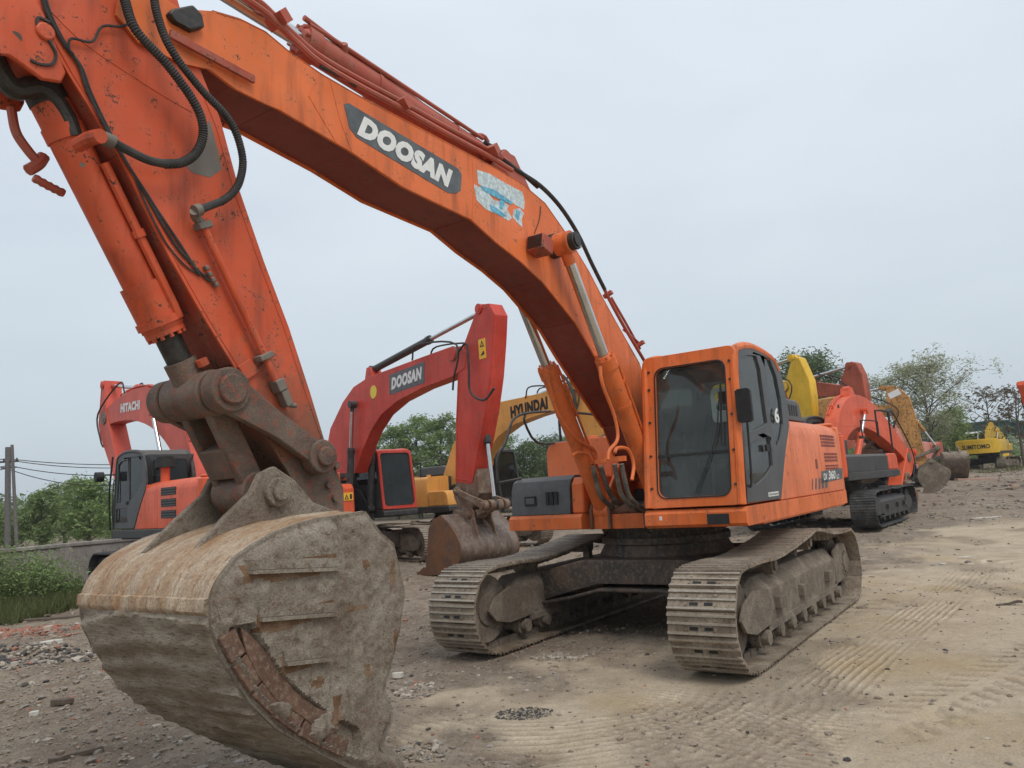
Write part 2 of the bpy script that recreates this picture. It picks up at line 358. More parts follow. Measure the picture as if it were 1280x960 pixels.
    for x, z in (((.95,.80),(-.45,.90))):
        w_ = MB(); w_.cyl((x, yy(-.05), z), (x, yy(.2), z), .085, n=16); w_.cyl((x, yy(.2), z), (x, yy(.225), z), .05, n=12); w_.bar((x, yy(0), z-.25), (x, yy(0), z-.04), .09, .1); w_.build('carrier_roller', mats['frame'], tf)

def undercarriage(root, mats, detail=True):
    top = [(1.65,.905),(1.1,.885),(.3,.94),(-.2,1.0),(-.48,1.035),(-.8,.995),(-1.25,.93),(-1.75,.90)] if detail else [(1.4,.9),(.9,.91),(0,.88),(-.5,.92),(-1.3,.89)]
    for sy in (1, -1): crawler(root, sy, 2.03, -2.15, .47, .44, top, mats, detail)
    b = MB()
    arch = [(-1.16,.40),(-1.16,.74),(-.62,.86),(.62,.86),(1.16,.74),(1.16,.40),(.8,.50),(.38,.60),(-.38,.60),(-.8,.50)]
    b.yz(arch, .55, 1.0); b.yz(arch, -1.0, -.55); b.box(-.552, .552, -.6, .6, .5, .88)
    b.yz([(-1.16,.36),(-1.16,.40),(-.8,.46),(-.38,.56),(.38,.56),(.8,.46),(1.16,.40),(1.16,.36),(.8,.42),(.38,.52),(-.38,.52),(-.8,.42)], .5, 1.06)
    b.cyl((0,0,.86), (0,0,1.0), .80, .72, 40)
    b.build('carbody', mats['carbody'], root, bevel=.015)
    s = MB(); s.cyl((0,0,1.0), (0,0,1.07), .76, n=48); s.cyl((0,0,1.07), (0,0,1.14), .70, n=48); s.cyl((0,0,1.14), (0,0,1.22), .75, n=48)
    for k in range(40):
        t = 2*math.pi*k/40; s.cyl((.735*math.cos(t), .735*math.sin(t), 1.055), (.735*math.cos(t), .735*math.sin(t), 1.09), .014, n=6)
        s.cyl((.725*math.cos(t), .725*math.sin(t), 1.115), (.725*math.cos(t), .725*math.sin(t), 1.15), .014, n=6)
    s.build('swing_bearing', mats['carbody'], root)

CABSIDE = [(1.41,1.42),(.2,1.42),(-.15,1.9),(-.42,2.2),(-.48,2.36),(-.42,2.7),(-.31,2.90),(-.06,3.03),(.57,3.07),(1.0,3.02),(1.17,2.94),(1.235,2.84)]
def fx(z): return 1.45-.145*(z-1.42)
def cab(root, main, mats):
    """operator cab: real panels with window openings, glass, seat"""
    YL, YR = 1.46, .46; Mx = MAIN
    c = bpy.data.objects.new('cab', None)
    body = MB(); frame = mats['frame']
    mpf = lambda a, b, t: (fx(b)+t, a, b)
    if main:
        win = [(x, z) for x, z in rrect(.60, 1.35, 1.52, 2.86, .09, 5)]
    else: win = rrect(.52, 1.40, 1.52, 2.92, .07, 3)
    body.plate(rrect(YR, YL, 1.42, 3.0, .07, 4), [win], mpf, -.06, 0)
    cb = body
    # roof
    roof = MB(); roof.xz([(1.17,2.95),(1.0,3.03),(.57,3.075),(-.06,3.035),(-.31,2.91),(-.31,2.84),(-.06,2.96),(.57,3.0),(.95,2.96),(1.10,2.9)], YR+.03, YL-.03)
    # rear wall with window, right wall with window
    body.plate([(YR,1.42),(YL-.04,1.42),(YL-.04,2.92),(YR,2.92)], [rrect(YR+.14, YL-.14, 2.2, 2.82, .08)], lambda a, b, t: (-.40+t+(.6 if b < 1.5 else 0), a, b), -.02, .02, mi=1)
    body.xz(CABSIDE, YR, YR+.03, mi=1, holes=[[(1.12,2.12),(.0,2.12),(-.25,2.35),(-.28,2.75),(-.1,2.88),(.9,2.9),(1.06,2.82)]])
    body.xz([(1.37,1.42),(.2,1.42),(.2,1.47),(1.37,1.47)], YR, YL)
    for yy in (YR+.02, YL-.02): body.tube([(fx(1.42)-.03, yy, 1.42), (fx(2.2)-.03, yy, 2.2), (fx(2.85)-.035, yy, 2.85), (1.06, yy, 2.99), (.57, yy, 3.045), (-.06, yy, 2.99), (-.28, yy, 2.87)]+([(-.42, yy, 2.6), (-.46, yy, 2.35)] if yy < 1 else []), .045, 10)
    co = body.build('cab', [frame, MT['inner']], root, bevel=.008)
    roof.build('roof', mats['roof'], co, bevel=.02)
    # door side panel
    if main:
        A = [P(*q, YL, Mx) for q in [(925,447),(935,444),(944,445),(949,462),(954,500),(958,529),(945,537),(930,541),(925,535),(923,500)]]
        B = [P(*q, YL, Mx) for q in [(929,557),(945,550),(960,546),(963,560),(965,582),(956,596),(943,607),(936,600),(931,580)]]
        C_ = [P(*q, YL, Mx) for q in [(954,446),(961,449),(969,470),(975,500),(978,530),(976,545),(971,560),(965,548),(960,510),(956,475)]]
    else:
        A = [(1.22,1.98),(.62,1.98),(.58,2.2),(.58,2.88),(.95,2.86),(1.1,2.8)]; B = [(1.27,1.55),(.55,1.55),(.6,1.85),(1.24,1.85)]
        C_ = [(.48,1.98),(-.05,2.2),(-.25,2.35),(-.2,2.78),(-.05,2.9),(.48,2.92)]
    d = MB(); side = [(1.33,1.43)]+CABSIDE[1:9]+[(1.0,3.0),(1.1,2.95),(1.17,2.8)]
    d.xz(side, YL-.03, YL+.012, [A, B, C_])
    dr = d.build('door', mats['door'], co, bevel=.006)
    h = MB(); h.box(.50,.60,YL+.012,YL+.035,1.93,2.0); h.tube([(1.32,YL+.02,1.6),(1.3,YL+.06,1.65),(1.24,YL+.06,2.4),(1.25,YL+.02,2.5)], .012, 6); h.build('handle', MT['black'], dr)
    g = MB()
    for w_ in (A, B, C_): g.xz([(a, b) for a, b in w_], YL-.016, YL-.010)
    g.build('window', mats['glass_side'], dr)
    g = MB(); g.plate(win, [], mpf, -.032, -.026); wf = g.build('windscreen', mats['glass'], co)
    g = MB(); g.plate([(a, b) for a, b in rrect(win_b(win,0)-.012, win_b(win,1)+.012, win_b(win,2)-.012, win_b(win,3)+.012, .1, 5)], [win], mpf, -.002, .008); g.build('window_seal', MT['black'], wf)
    g = MB(); g.xz([(1.12,2.12),(.0,2.12),(-.25,2.35),(-.28,2.75),(-.1,2.88),(.9,2.9),(1.06,2.82)], YR+.012, YR+.018)
    g.plate(rrect(YR+.14, YL-.14, 2.2, 2.82, .08), [], lambda a, b, t: (-.40+t, a, b), -.003, .003); g.build('rear_window', mats['glass_side'], co)
    # interior
    s = MB(); s.box(.15,.62,.72,1.2,1.78,1.90); s.hexa([(.18,.74,1.88),(.32,.74,1.88),(.32,1.18,1.88),(.18,1.18,1.88),(.02,.76,2.5),(.13,.76,2.5),(.13,1.16,2.5),(.02,1.16,2.5)]); s.box(.02,.12,.85,1.07,2.52,2.72)
    s.box(.2,.55,.82,1.1,1.47,1.78); s.build('seat', MT['seat'], co, bevel=.04)
    s = MB(); s.box(.1,.75,.58,.72,1.47,2.02); s.box(.1,.75,1.2,1.34,1.47,2.02); s.box(1.0,1.22,.62,.86,1.47,2.0)
    for yy in (.65, 1.27): s.tube([(.7,yy,2.0),(.74,yy,2.12),(.72,yy,2.2)], .02, 6)
    for yy in (.88, 1.04): s.tube([(1.05,yy,1.47),(1.0,yy,1.8),(.95,yy,2.0)], .014, 6)
    s.build('control_console', MT['inner'], co, bevel=.015)
    if main:                                          # divider bar, wiper, sun blind, window bolts
        s = MB(); s.plate([(.60,1.93),(1.35,1.93),(1.35,1.955),(.60,1.955)], [], mpf, -.05, -.015); s.build('window_bar', MT['black'], co)
        s = MB(); s.tube([(fx(1.6)+.012,1.0,1.56),(fx(2.1)+.014,1.22,2.05),(fx(2.5)+.014,1.28,2.45)], .007, 5); s.bar((fx(2.0)+.02,1.29,2.0),(fx(2.62)+.018,1.31,2.62), .012, .018); s.build('wiper', MT['black'], co)
        s = MB()
        for yy, zs in ((.53,(1.62,1.95,2.3,2.65,2.84)),(1.405,(1.62,1.95,2.3,2.65,2.84))):
            for z in zs: s.cyl((fx(z)-.01,yy,z),(fx(z)+.014,yy,z), .014, n=8)
        s.build('bolt', MT['black_steel'], co)
        s = MB(); s.hexa([(.9,.62,2.86),(1.1,.62,2.86),(1.1,1.3,2.86),(.9,1.3,2.86),(.85,.62,2.9),(1.1,.62,2.9),(1.1,1.3,2.9),(.85,1.3,2.9)])
        s.build('ceiling_liner', MT['inner'], co)
        s = MB(); s.plate(rrect(1.06,1.32,2.26,2.62,.05), [rrect(1.10,1.28,2.38,2.58,.04)], lambda a,b,t:(.9+t,a,b), 0, .02); s.build('fan_bracket', MT['white'], co)
    return co
def win_b(w, i): return (min, max, min, max)[i](p[i//2] for p in w)

def hyd(root, name, p, q, Y, rb, frac, mats, rr=None, eye=.12, pipe=True):
    """hydraulic cylinder: barrel from p over frac of the length, chrome rod to q"""
    rr = rr or rb*.58; p = Vector((p[0], Y, p[1])); q = Vector((q[0], Y, q[1])); d = (q-p); m = p+d*frac; u = d.normalized()
    b = MB(); b.cyl(p+u*eye*.6, m, rb, n=24); b.cyl(m-u*.12, m, rb*1.14, n=24); b.cyl(m, m+u*.03, rb*.95, rb*.8, n=24); b.cyl(p-Vector((0,rb*1.05,0)), p+Vector((0,rb*1.05,0)), eye, n=20)
    for k in range(8):
        t = 2*math.pi*k/8; a = u.orthogonal().normalized(); c = u.cross(a); o = (a*math.cos(t)+c*math.sin(t))*rb*.92; b.cyl(m+o, m+o+u*.035, rb*.13, n=6)
    if pipe:
        side = Vector((0,1,0)) if Y >= 0 else Vector((0,1,0)); n_ = u.cross(Vector((0,1,0))).normalized()
        o1 = (side*.75+n_*.75).normalized()*rb*1.22
        b.tube([p+u*.35+o1, m-u*.15+o1, m-u*.06+o1*.9], rb*.16, 6, sub=2); b.cyl(m-u*.35+o1*.6, m-u*.30+o1*1.12, rb*.3, n=8)
        for f in (.3, .7): c0 = p.lerp(m, f); b.cyl(c0-u*.02, c0+u*.02, rb*1.07, n=24)
    o = b.build(name, mats['cyl'], root, bevel=0)
    r = MB(); r.cyl(m, q-u*eye*.6, rr, n=20); r.build('rod', mats.get('rod', MT['chrome']), o)
    e = MB(); e.cyl(q-Vector((0,rb*1.0,0)), q+Vector((0,rb*1.0,0)), eye, n=20); e.cyl(q-u*(eye*1.9), q-u*eye*.5, rr*1.15, n=16); e.build('rod_eye', mats['cyl'], o)
    return o

def engine_cover(root, mats):
    e = MB(); e.xz([(-.55,2.36),(-.62,2.60),(-.72,2.64),(-1.75,2.64),(-1.9,2.60),(-2.0,2.36)], .15, 1.25); ec = e.build('engine_cover', mats['cover'], root, bevel=.03)
    e = MB()
    for k in range(10): e.box(-.75-k*.11,-.69-k*.11,1.25,1.254,2.42,2.56)
    e.build('grille', MT['black'], ec)
def house(root, mats, main=False, cw_text=None, box_grey=True):
    d = MB(); d.box(-2.85,.9,-1.43,1.47,1.20,1.24); d.box(-2.85,.95,-.5,.44,1.2,1.36)
    d.xz([(-2.95,1.22),(-2.95,1.40),(1.42,1.40),(1.46,1.36),(1.46,1.25),(1.42,1.22)], .44, 1.49)
    d.xz([(-2.95,1.19),(-2.95,1.385),(1.08,1.385),(1.12,1.35),(1.12,1.22),(.7,1.19)], -1.49, -.5)
    if main: d.yz([(1.1,1.245),(1.32,1.245),(1.32,1.345),(1.1,1.345)], 1.46, 1.463, mi=1); d.yz([(.6,1.30),(.63,1.30),(.63,1.34),(.6,1.34)], 1.46, 1.462, mi=2)
    dk = d.build('platform', [mats['deck'], MT['black'], MT['white']], root, bevel=.015)
    for s in (1, -1):
        b = MB(); b.xz([(-.3,1.36),(.9,1.36),(.85,1.6),(.45,1.98),(.2,2.02),(0,1.95),(-.3,1.5)], *sorted((s*.27, s*.31))); b.build('boom_bracket', mats['deck'], root, bevel=.01)
    # engine hood, left side
    h = MB(); sec = [(1.475,1.405),(1.475,2.12),(1.455,2.22),(1.40,2.29),(1.28,2.335),(.3,2.37),(.3,1.405)]
    def prism(x0, x1, lean=0):
        m = len(sec); vs = [(x0, a, b) for a, b in sec]+[(x1, a, b) for a, b in sec]
        h.add(vs, [(i,(i+1) % m,m+(i+1) % m,m+i) for i in range(m)]+[tuple(range(m)),tuple(range(m,2*m))])
    prism(-1.05,-.48); prism(-1.75,-1.056); prism(-2.9,-1.756)
    h.xz([(.17,1.405),(-.18,1.9),(-.45,2.2),(-.49,2.3),(-.49,1.405)], 1.38, 1.472)
    hd = h.build('engine_hood', mats['body'], root, bevel=.012)
    g = MB()
    def grid(x0, x1, z0, z1, nx, nz):
        for i in range(nx):
            for j in range(nz):
                a = x0+(x1-x0)*i/nx; b = z0+(z1-z0)*j/nz; g.box(a+.012, a+(x1-x0)/nx-.012, 1.474, 1.4785, b+.006, b+(z1-z0)/nz-.008)
    if main:
        (a0, b1), (a1, b0) = P(1018,537,1.475,MAIN), P(1046,556,1.475,MAIN); grid(-2.65,-1.85,2.0,2.17,5,4); g.build('grille', mats['grille'], hd); g = MB(); grid(-2.72,-1.95,1.80,1.93,5,3); g.build('grille', mats['grille'], hd); g = MB(); grid(-2.72,-1.95,1.66,1.77,5,3); g.build('grille', mats['grille'], hd); g = MB()
        g.box(-1.55,-1.45,1.474,1.478,1.72,1.84); g.build('latch', mats['grille'], hd); g = MB()
    elif mats.get('hg', True): grid(-2.6,-1.9,1.7,2.1,2,6)
    if g.v: g.build('grille', mats['grille'], hd)
    # raised dark engine cover
    if mats.get('cov', True): engine_cover(root, mats)
    # counterweight
    c = MB(); cw = [(-2.9,-1.48),(-3.05,-1.46),(-3.25,-1.25),(-3.4,-.85),(-3.47,-.4),(-3.49,0),(-3.47,.4),(-3.4,.85),(-3.25,1.25),(-3.05,1.46),(-2.9,1.48)]
    c.xy(cw, 1.27, 2.30); c.xy([(a*.985, b*.96) for a, b in cw], 2.30, 2.36); co = c.build('counterweight', mats['cw'], root, bevel=.05)
    if cw_text:
        t = MB(); V, Fs = text_geo(cw_text, .035)
        vs = []
        for a, b in V:
            y = .95-a*1.9; i = min(range(len(cw)-1), key=lambda j: 0 if min(cw[j][1], cw[j+1][1]) <= y <= max(cw[j][1], cw[j+1][1]) and cw[j][0] < -2.95 else 1)
            (xa, ya), (xb, yb) = cw[i], cw[i+1]; x = xa+(xb-xa)*(y-ya)/(yb-ya); vs.append((x-.012, y, 1.62+b*.34))
        t.add(vs, Fs); t.build('lettering', MT['black'], co, recalc=False)
    # right side: tanks and storage box
    t = MB(); sec2 = [(-1.475,1.39),(-1.475,2.14),(-1.44,2.22),(-1.36,2.27),(-.62,2.29),(-.55,2.25),(-.55,1.39)]
    if mats.get('tl'): sec2 = [(a, b if b < 1.5 else 1.39+(b-1.39)*.5) for a, b in sec2]
    def pr(mb, x0, x1, sc_=sec2):
        m = len(sc_); mb.add([(x0,a,b) for a,b in sc_]+[(x1,a,b) for a,b in sc_], [(i,(i+1)%m,m+(i+1)%m,m+i) for i in range(m)]+[tuple(range(m)),tuple(range(m,2*m))])
    pr(t, -.85, .2); pr(t, -2.9, -.86); t.box(.2,.212,-1.44,-.6,1.80,1.83); t.cyl((-.2,-1.0,2.27),(-.2,-1.0,2.34),.07,n=16)
    tk = t.build('fuel_tank', mats.get('tank', mats['body']), root, bevel=.03)
    b = MB(); b.xz([(.21,1.39),(.21,1.80),(.95,1.80),(1.02,1.72),(1.04,1.39)], -.66, -.5)
    b.build('side_panel', mats['deck'], root, bevel=.02)
    b = MB(); b.xz([(.22,1.39),(.22,1.80),(.3,1.83),(.9,1.83),(1.0,1.78),(1.05,1.68),(1.07,1.39)], -1.475, -.665)
    if main:
        for k in range(3): b.yz([(-.98+k*.06,1.50),(-.94+k*.06,1.50),(-.94+k*.06,1.65),(-.98+k*.06,1.65)], 1.056, 1.078, mi=1)
        b.yz([(-1.28,1.50),(-1.12,1.50),(-1.12,1.61),(-1.28,1.61)], 1.06, 1.077, mi=1); b.yz([(-1.26,1.52),(-1.14,1.52),(-1.14,1.59),(-1.26,1.59)], 1.077, 1.082, mi=0)
    b.build('storage_box', [MT['grey'] if box_grey else mats['body'], MT['black']], root, bevel=.045)
    e = MB(); e.box(-2.85,.0,-.54,.29,1.40,2.28); e.cyl((-1.9,-.3,2.2),(-1.9,-.3,2.75),.06,n=14); e.build('engine_deck', mats['deck'], root, bevel=.02)
    r = MB()
    r.tube([(-.1,-1.42,2.28),(-.1,-1.42,2.62),(-.2,-1.42,2.7),(-1.3,-1.42,2.7),(-1.4,-1.42,2.62),(-1.4,-1.42,2.28)], .018, 6); 
    r.build('handrail', MT['black'], root)

BPIN = (5.45, 1.70)
B_BACK = [(5.60,1.63),(5.95,1.615),(6.09,1.595),(6.24,1.56),(6.37,1.51),(6.47,1.46),(6.56,1.37),(6.60,1.28),(6.60,1.17),(6.54,1.0),(6.40,.78),(6.25,.62),(5.99,.43),(5.75,.27),(5.5,.11),(5.28,-.01)]
B_FRONT = [(5.28,-.01),(5.45,.28),(5.56,.34),(5.44,.50),(5.50,.63),(5.40,.83),(5.30,1.13),(5.38,1.43),(5.48,1.5)]
def bucket(root, mats, T=lambda p: p, hw=.64, detail=True, yo=0.):
    """T maps main-bucket XZ points to this machine's XZ"""
    sh = MB(); back = B_BACK; n = len(back); cx, cz = 5.8, .95
    inner = [(p[0]+(cx-p[0])*.045/math.hypot(cx-p[0], cz-p[1]), p[1]+(cz-p[1])*.045/math.hypot(cx-p[0], cz-p[1])) for p in back]
    split = 9
    if detail:
        # smooth, slightly dented shell, fine strips
        def cr(pts, k=5):
            out = []; q = [pts[0]]+list(pts)+[pts[-1]]
            for i in range(1, len(q)-2):
                for j in range(k):
                    t = j/k; a, b, c, d = [Vector(x) for x in q[i-1:i+3]]; v = .5*((2*b)+(c-a)*t+(2*a-5*b+4*c-d)*t*t+(3*b-a-3*c+d)*t**3); out.append((v.x, v.y))
            return out+[pts[-1]]
        nn_ = rng.random((64, 64))
        def vn2(x, z):
            i, j = math.floor(x), math.floor(z); fx_, fz_ = x-i, z-j; fx_ = fx_*fx_*(3-2*fx_); fz_ = fz_*fz_*(3-2*fz_); g = lambda a, b: nn_[a % 64, b % 64]
            return (g(i,j)*(1-fx_)+g(i+1,j)*fx_)*(1-fz_)+(g(i,j+1)*(1-fx_)+g(i+1,j+1)*fx_)*fz_
        fb = cr(back, 9); ny = 96; vs = []; fs = []; mi_ = []
        L = [0]
        for i in range(1, len(fb)): L.append(L[-1]+math.dist(fb[i], fb[i-1]))
        low0 = 7.6/15
        for i, (x, z) in enumerate(fb):
            dx, dz = x-cx, z-cz; l = math.hypot(dx, dz); dx /= l; dz /= l; u = i/len(fb)
            for j in range(ny+1):
                y = -hw+2*hw*j/ny; h = .004*math.sin(9*y+x*4)+.003*math.sin(23*y+z*11)
                for ys in (-.22, .12, .36):  h += .010*math.exp(-((y-ys)/.018)**2) if u < low0 else 0
                if u > low0:                          # worn horizontal weld ribs on the belly
                    s = L[i]; wv = vn2(y*1.3+3, s*2.2); h += .020*(abs((s*7.5+wv*1.2) % 1-.5)*2)**2.2+.020*vn2(y*6, s*16)+.010*vn2(y*22, s*30)-.018
                h += .006*(vn2(y*20, L[i]*7)-.5)
                if -.045 < u-low0 < .0: h += .014+.006*vn2(y*40, 3)
                vs.append((x+dx*h, y, z+dz*h))
        w = ny+1
        for i in range(len(fb)-1):
            for j in range(ny): fs.append((i*w+j, i*w+j+1, (i+1)*w+j+1, (i+1)*w+j)); mi_.append(0 if i/len(fb) < low0 else 1)
        base = len(vs)
        for x, z in cr(inner, 9):
            vs += [(x, -hw, z), (x, hw, z)]
        for i in range(len(fb)-1):
            a = base+2*i; fs.append((a, a+2, a+3, a+1)); mi_.append(1)
            fs.append((i*w, (i+1)*w, a+2, a)); mi_.append(1); fs.append((i*w+ny, a+1, a+3, (i+1)*w+ny)); mi_.append(1)
        fs.append(tuple([j for j in range(w)][::-1])+(base, base+1)); mi_.append(1)
        e = (len(fb)-1); fs.append(tuple(e*w+j for j in range(w))+(base+2*e+1, base+2*e)); mi_.append(1)
        vs = [(T((x, z))[0], y, T((x, z))[1]) for x, y, z in vs]
        sh.add(vs, fs); sh.m = mi_
    else:
        sh.xz([T(p) for p in back]+[T(p) for p in inner[::-1]], -hw, hw); sh.m = [0]*len(sh.m)
    bo = sh.build('bucket', [mats['back'], mats['low']], root, angle=50)
    side = B_BACK+B_FRONT[1:]
    for s in (1, -1):
        m = MB(); Y0, Y1 = s*(hw-.01), s*(hw+.022)
        if detail:                                    # mud crusted side plate as a displaced grid
            pb = side
            import mathutils
            def inside(x, z):
                c = False; k = len(pb)
                for i in range(k):
                    (xa, za), (xb, zb) = pb[i], pb[(i+1) % k]
                    if (za > z) != (zb > z) and x < (xb-xa)*(z-za)/(zb-za)+xa: c = not c
                return c
            m.xz([T(p) for p in pb], *sorted((Y0, Y1)))
            st = .014; nx = int(1.4/st); nz = int(1.75/st); idx = {}; V2 = []; F2 = []
            ns = rng.random((40, 40))
            def vn(x, z, f):
                x *= f; z *= f; i, j = int(x), int(z); fx_, fz_ = x-i, z-j; fx_ = fx_*fx_*(3-2*fx_); fz_ = fz_*fz_*(3-2*fz_)
                g = lambda a, b: ns[a % 40, b % 40]
                return (g(i,j)*(1-fx_)+g(i+1,j)*fx_)*(1-fz_)+(g(i,j+1)*(1-fx_)+g(i+1,j+1)*fx_)*fz_
            def dep(x, z):
                e = min(math.dist((x, z), q) for q in dense)
                t = min(1, e/.05)
                h = -.022+.032*min(1, e/.065)+t*(.014+.016*vn(x, z+9, 3)+.014*vn(x, z, 9)+.014*vn(x+3, z, 24)+.010*vn(x+1, z+2, 45))
                if .18 > e > .055 and z < 1.15 and x > 5.75 and vn(x, z, 7) > .36: h = .005      # bare rusty band
                for zz, xa, xb in ():                                       # stiffener edges
                    if abs(z-zz-(x-5.9)*-.02) < .02 and xa < x < xb: h += .022
                if abs(x-5.80) < .02 and .5 < z < 1.5: h -= .012
                return h
            dense = []
            for i in range(len(pb)):
                a, b = pb[i], pb[(i+1) % len(pb)]; k = max(2, int(math.dist(a, b)/.02))
                dense += [(a[0]+(b[0]-a[0])*j/k, a[1]+(b[1]-a[1])*j/k) for j in range(k)]
            for i in range(nx+1):
                for j in range(nz+1):
                    x = 5.26+i*st; z = -.02+j*st
                    if inside(x, z): idx[i, j] = len(V2); q = T((x, z)); V2.append((q[0], Y1+s*dep(x, z)-s*.004, q[1]))
            for (i, j) in list(idx):
                if all(k in idx for k in ((i+1, j), (i, j+1), (i+1, j+1))): F2.append((idx[i,j], idx[i+1,j], idx[i+1,j+1], idx[i,j+1]))
            LG = [(Pm(pa[0], pa[1], hw+yo+.04), Pm(pb2[0], pb2[1], hw+yo+.04)) for pa, pb2 in (((300,713),(417,709)),((318,772),(414,765)),((349,827),(405,821)))]
            MI = []
            for f_ in F2:
                x, _, z = V2[f_[0]]; st_ = 0
                for a, b in LG:
                    x0_, x1_ = sorted((a[0], b[0]))
                    if x0_ < x < x1_ and s > 0:
                        dz = a[1]-z; lim = .035+.075*vn(x+1, z*.3, 11)
                        if -.01 < dz < lim: st_ = 1
                if vn(x+5, z+2, 9) > .90: st_ = 1
                MI.append(st_)
            m.add(V2, F2, 0); m.m[-len(F2):] = MI
            for (pa, pb2) in (((305,713),(417,709)),((318,772),(414,765)),((349,827),(405,821))):
                if s < 0: break
                a = Pm(*pa, hw+yo+.04); b = Pm(*pb2, hw+yo+.04); m.xz([a, b, (b[0],b[1]-.018), (a[0],a[1]-.018)], Y1, Y1+.080); m.xz([(a[0],a[1]+.002), (b[0],b[1]+.002), (b[0]+.0,b[1]+.05), (a[0],a[1]+.05)], Y1, Y1+.060)
            if s > 0:
                a = Pm(417,648,hw+yo+.04); b = Pm(419,700,hw+yo+.04); m.xz([a, (a[0]-.03,a[1]), (b[0]-.03,b[1]), b], Y1, Y1+.05)
        else: m.xz([T(p) for p in side], *sorted((Y0, Y1)))
        sp = m.build('side_plate', [mats['side'], mats.get('stain', mats['side'])], bo, bevel=0, angle=60)
        if detail or mats.get('ribs'):
            w_ = MB()                                   # segmented wear shrouds along the heel
            hp = [(6.57,1.12),(6.50,.98),(6.40,.83),(6.28,.70),(6.14,.58),(6.0,.48),(5.84,.38)]
            for i in range(len(hp)-1):
                a = Vector(hp[i]); b = Vector(hp[i+1]); t = (b-a).normalized(); nn = Vector((t.y, -t.x)); nn = nn if nn.dot(Vector((cx, cz))-a) > 0 else -nn
                a = a+t*.008; b = b-t*.008
                w_.xz([T(tuple(q)) for q in (a-nn*.012, b-nn*.012, b+nn*.075, a+nn*.075)], *sorted((s*(hw+.02), s*(hw+.052))))
            w_.build('wear_plate', MT['wear'], sp, bevel=.006)
            if s > 0 and detail:
                w_ = MB(); bandp = [(299,784),(312,795),(342,825),(365,862),(395,885),(417,892),(423,911),(406,922),(376,896),(342,874),(320,844),(305,814)]
                w_.xz([Pm(*p, hw+yo+.04) for p in bandp], Y1, Y1+.034); w_.build('wear_band', MT['wear'], sp, bevel=.004)
            w_ = MB(); q1 = [(5.50,.52),(5.60,.36),(5.52,.26),(5.36,.02),(5.30,.03),(5.42,.26),(5.54,.35),(5.42,.50)]; w_.xz([T(p) for p in q1], *sorted((s*(hw-.03), s*(hw+.035)))); w_.build('side_cutter', mats['side'], sp, bevel=.01)
    # ears
    for s in (1, -1):
        m = MB(); Y0 = s*.205-yo; Y1 = s*.25-yo
        ear = [(5.32,1.45),(5.34,1.58),(5.46,1.645),(5.62,1.70),(5.76,1.84),(5.90,1.92),(6.0,1.88),(6.06,1.78),(6.22,1.66),(6.42,1.485),(6.2,1.50),(5.9,1.58)]
        m.xz([T(p) for p in ear], *sorted((Y0, Y1)))
        for px_, pz_, r_ in ((5.90,1.77,.085),):
            a, b = T((px_, pz_)); m.cyl((a, s*.19-yo, b), (a, s*.29-yo, b), r_, n=20); m.cyl((a, s*.29-yo, b), (a, s*.315-yo, b), r_*.6, n=16)
        m.build('ear', mats['ear'], bo, bevel=.008)
    for k in range(5):
        y = -hw+.1+k*(2*hw-.2)/4; m = MB(); pts = [(5.40,.085),(5.32,.02),(5.12,-.06),(5.14,-.035),(5.28,.06),(5.38,.14)]
        m.xz([T(p) for p in pts], y-.06, y+.06); m.build('tooth', mats['ear'], bo, bevel=.01)
    return bo

def linkage(root, K, E, A, mats, hwid=.30, sc_=1.):
    """H-link from K to bucket ear E, guide links from K to arm pivot A"""
    K, E, A = [Vector((p[0], 0, p[1])) for p in (K, E, A)]
    h = MB(); w = .155*sc_
    for s in (1, -1):
        y = Vector((0, s*w*.72, 0)); h.bar(K+y, E+y, .055*sc_, .19*sc_, up=(0,1,0)) if False else h.bar(K+y, E+y, .15*sc_, .06*sc_, up=(0,1,0))
        h.cyl(K+y-Vector((0,.07*sc_,0)), K+y+Vector((0,.07*sc_,0)), .13*sc_, n=24)
    h.cyl(E-Vector((0,w*.98,0)), E+Vector((0,w*.98,0)), .12*sc_, n=24); m = K.lerp(E, .62); h.bar(m-(K-E)*.17, m+(K-E)*.13, .17*sc_, w*1.4, up=(0,1,0))
    h.build('bucket_link', mats['link'], root, bevel=.012)
    for s in (1, -1):
        g = MB(); y = Vector((0, s*hwid, 0)); d = (A-K).normalized(); n_ = d.cross(Vector((0,1,0)))
        k1 = K+y; a1 = A+y; q = [k1+n_*.115*sc_, k1-n_*.115*sc_, (k1+a1)/2-n_*.078*sc_, a1-n_*.075*sc_, a1+n_*.075*sc_, (k1+a1)/2+n_*.07*sc_]
        g.xz([(p.x, p.z) for p in q], *sorted((s*(hwid-.028), s*(hwid+.028))))
        g.cyl(k1-Vector((0,.055,0)), k1+Vector((0,.055,0)), .124*sc_, n=28); g.cyl(k1, k1+Vector((0,s*.08,0)), .085*sc_, n=24)
        g.cyl(a1-Vector((0,.05,0)), a1+Vector((0,.05,0)), .105*sc_, n=24); g.cyl(a1, a1+Vector((0,s*.08,0)), .06*sc_, n=20)
        g.build('guide_link', mats['link'], root, bevel=.01)

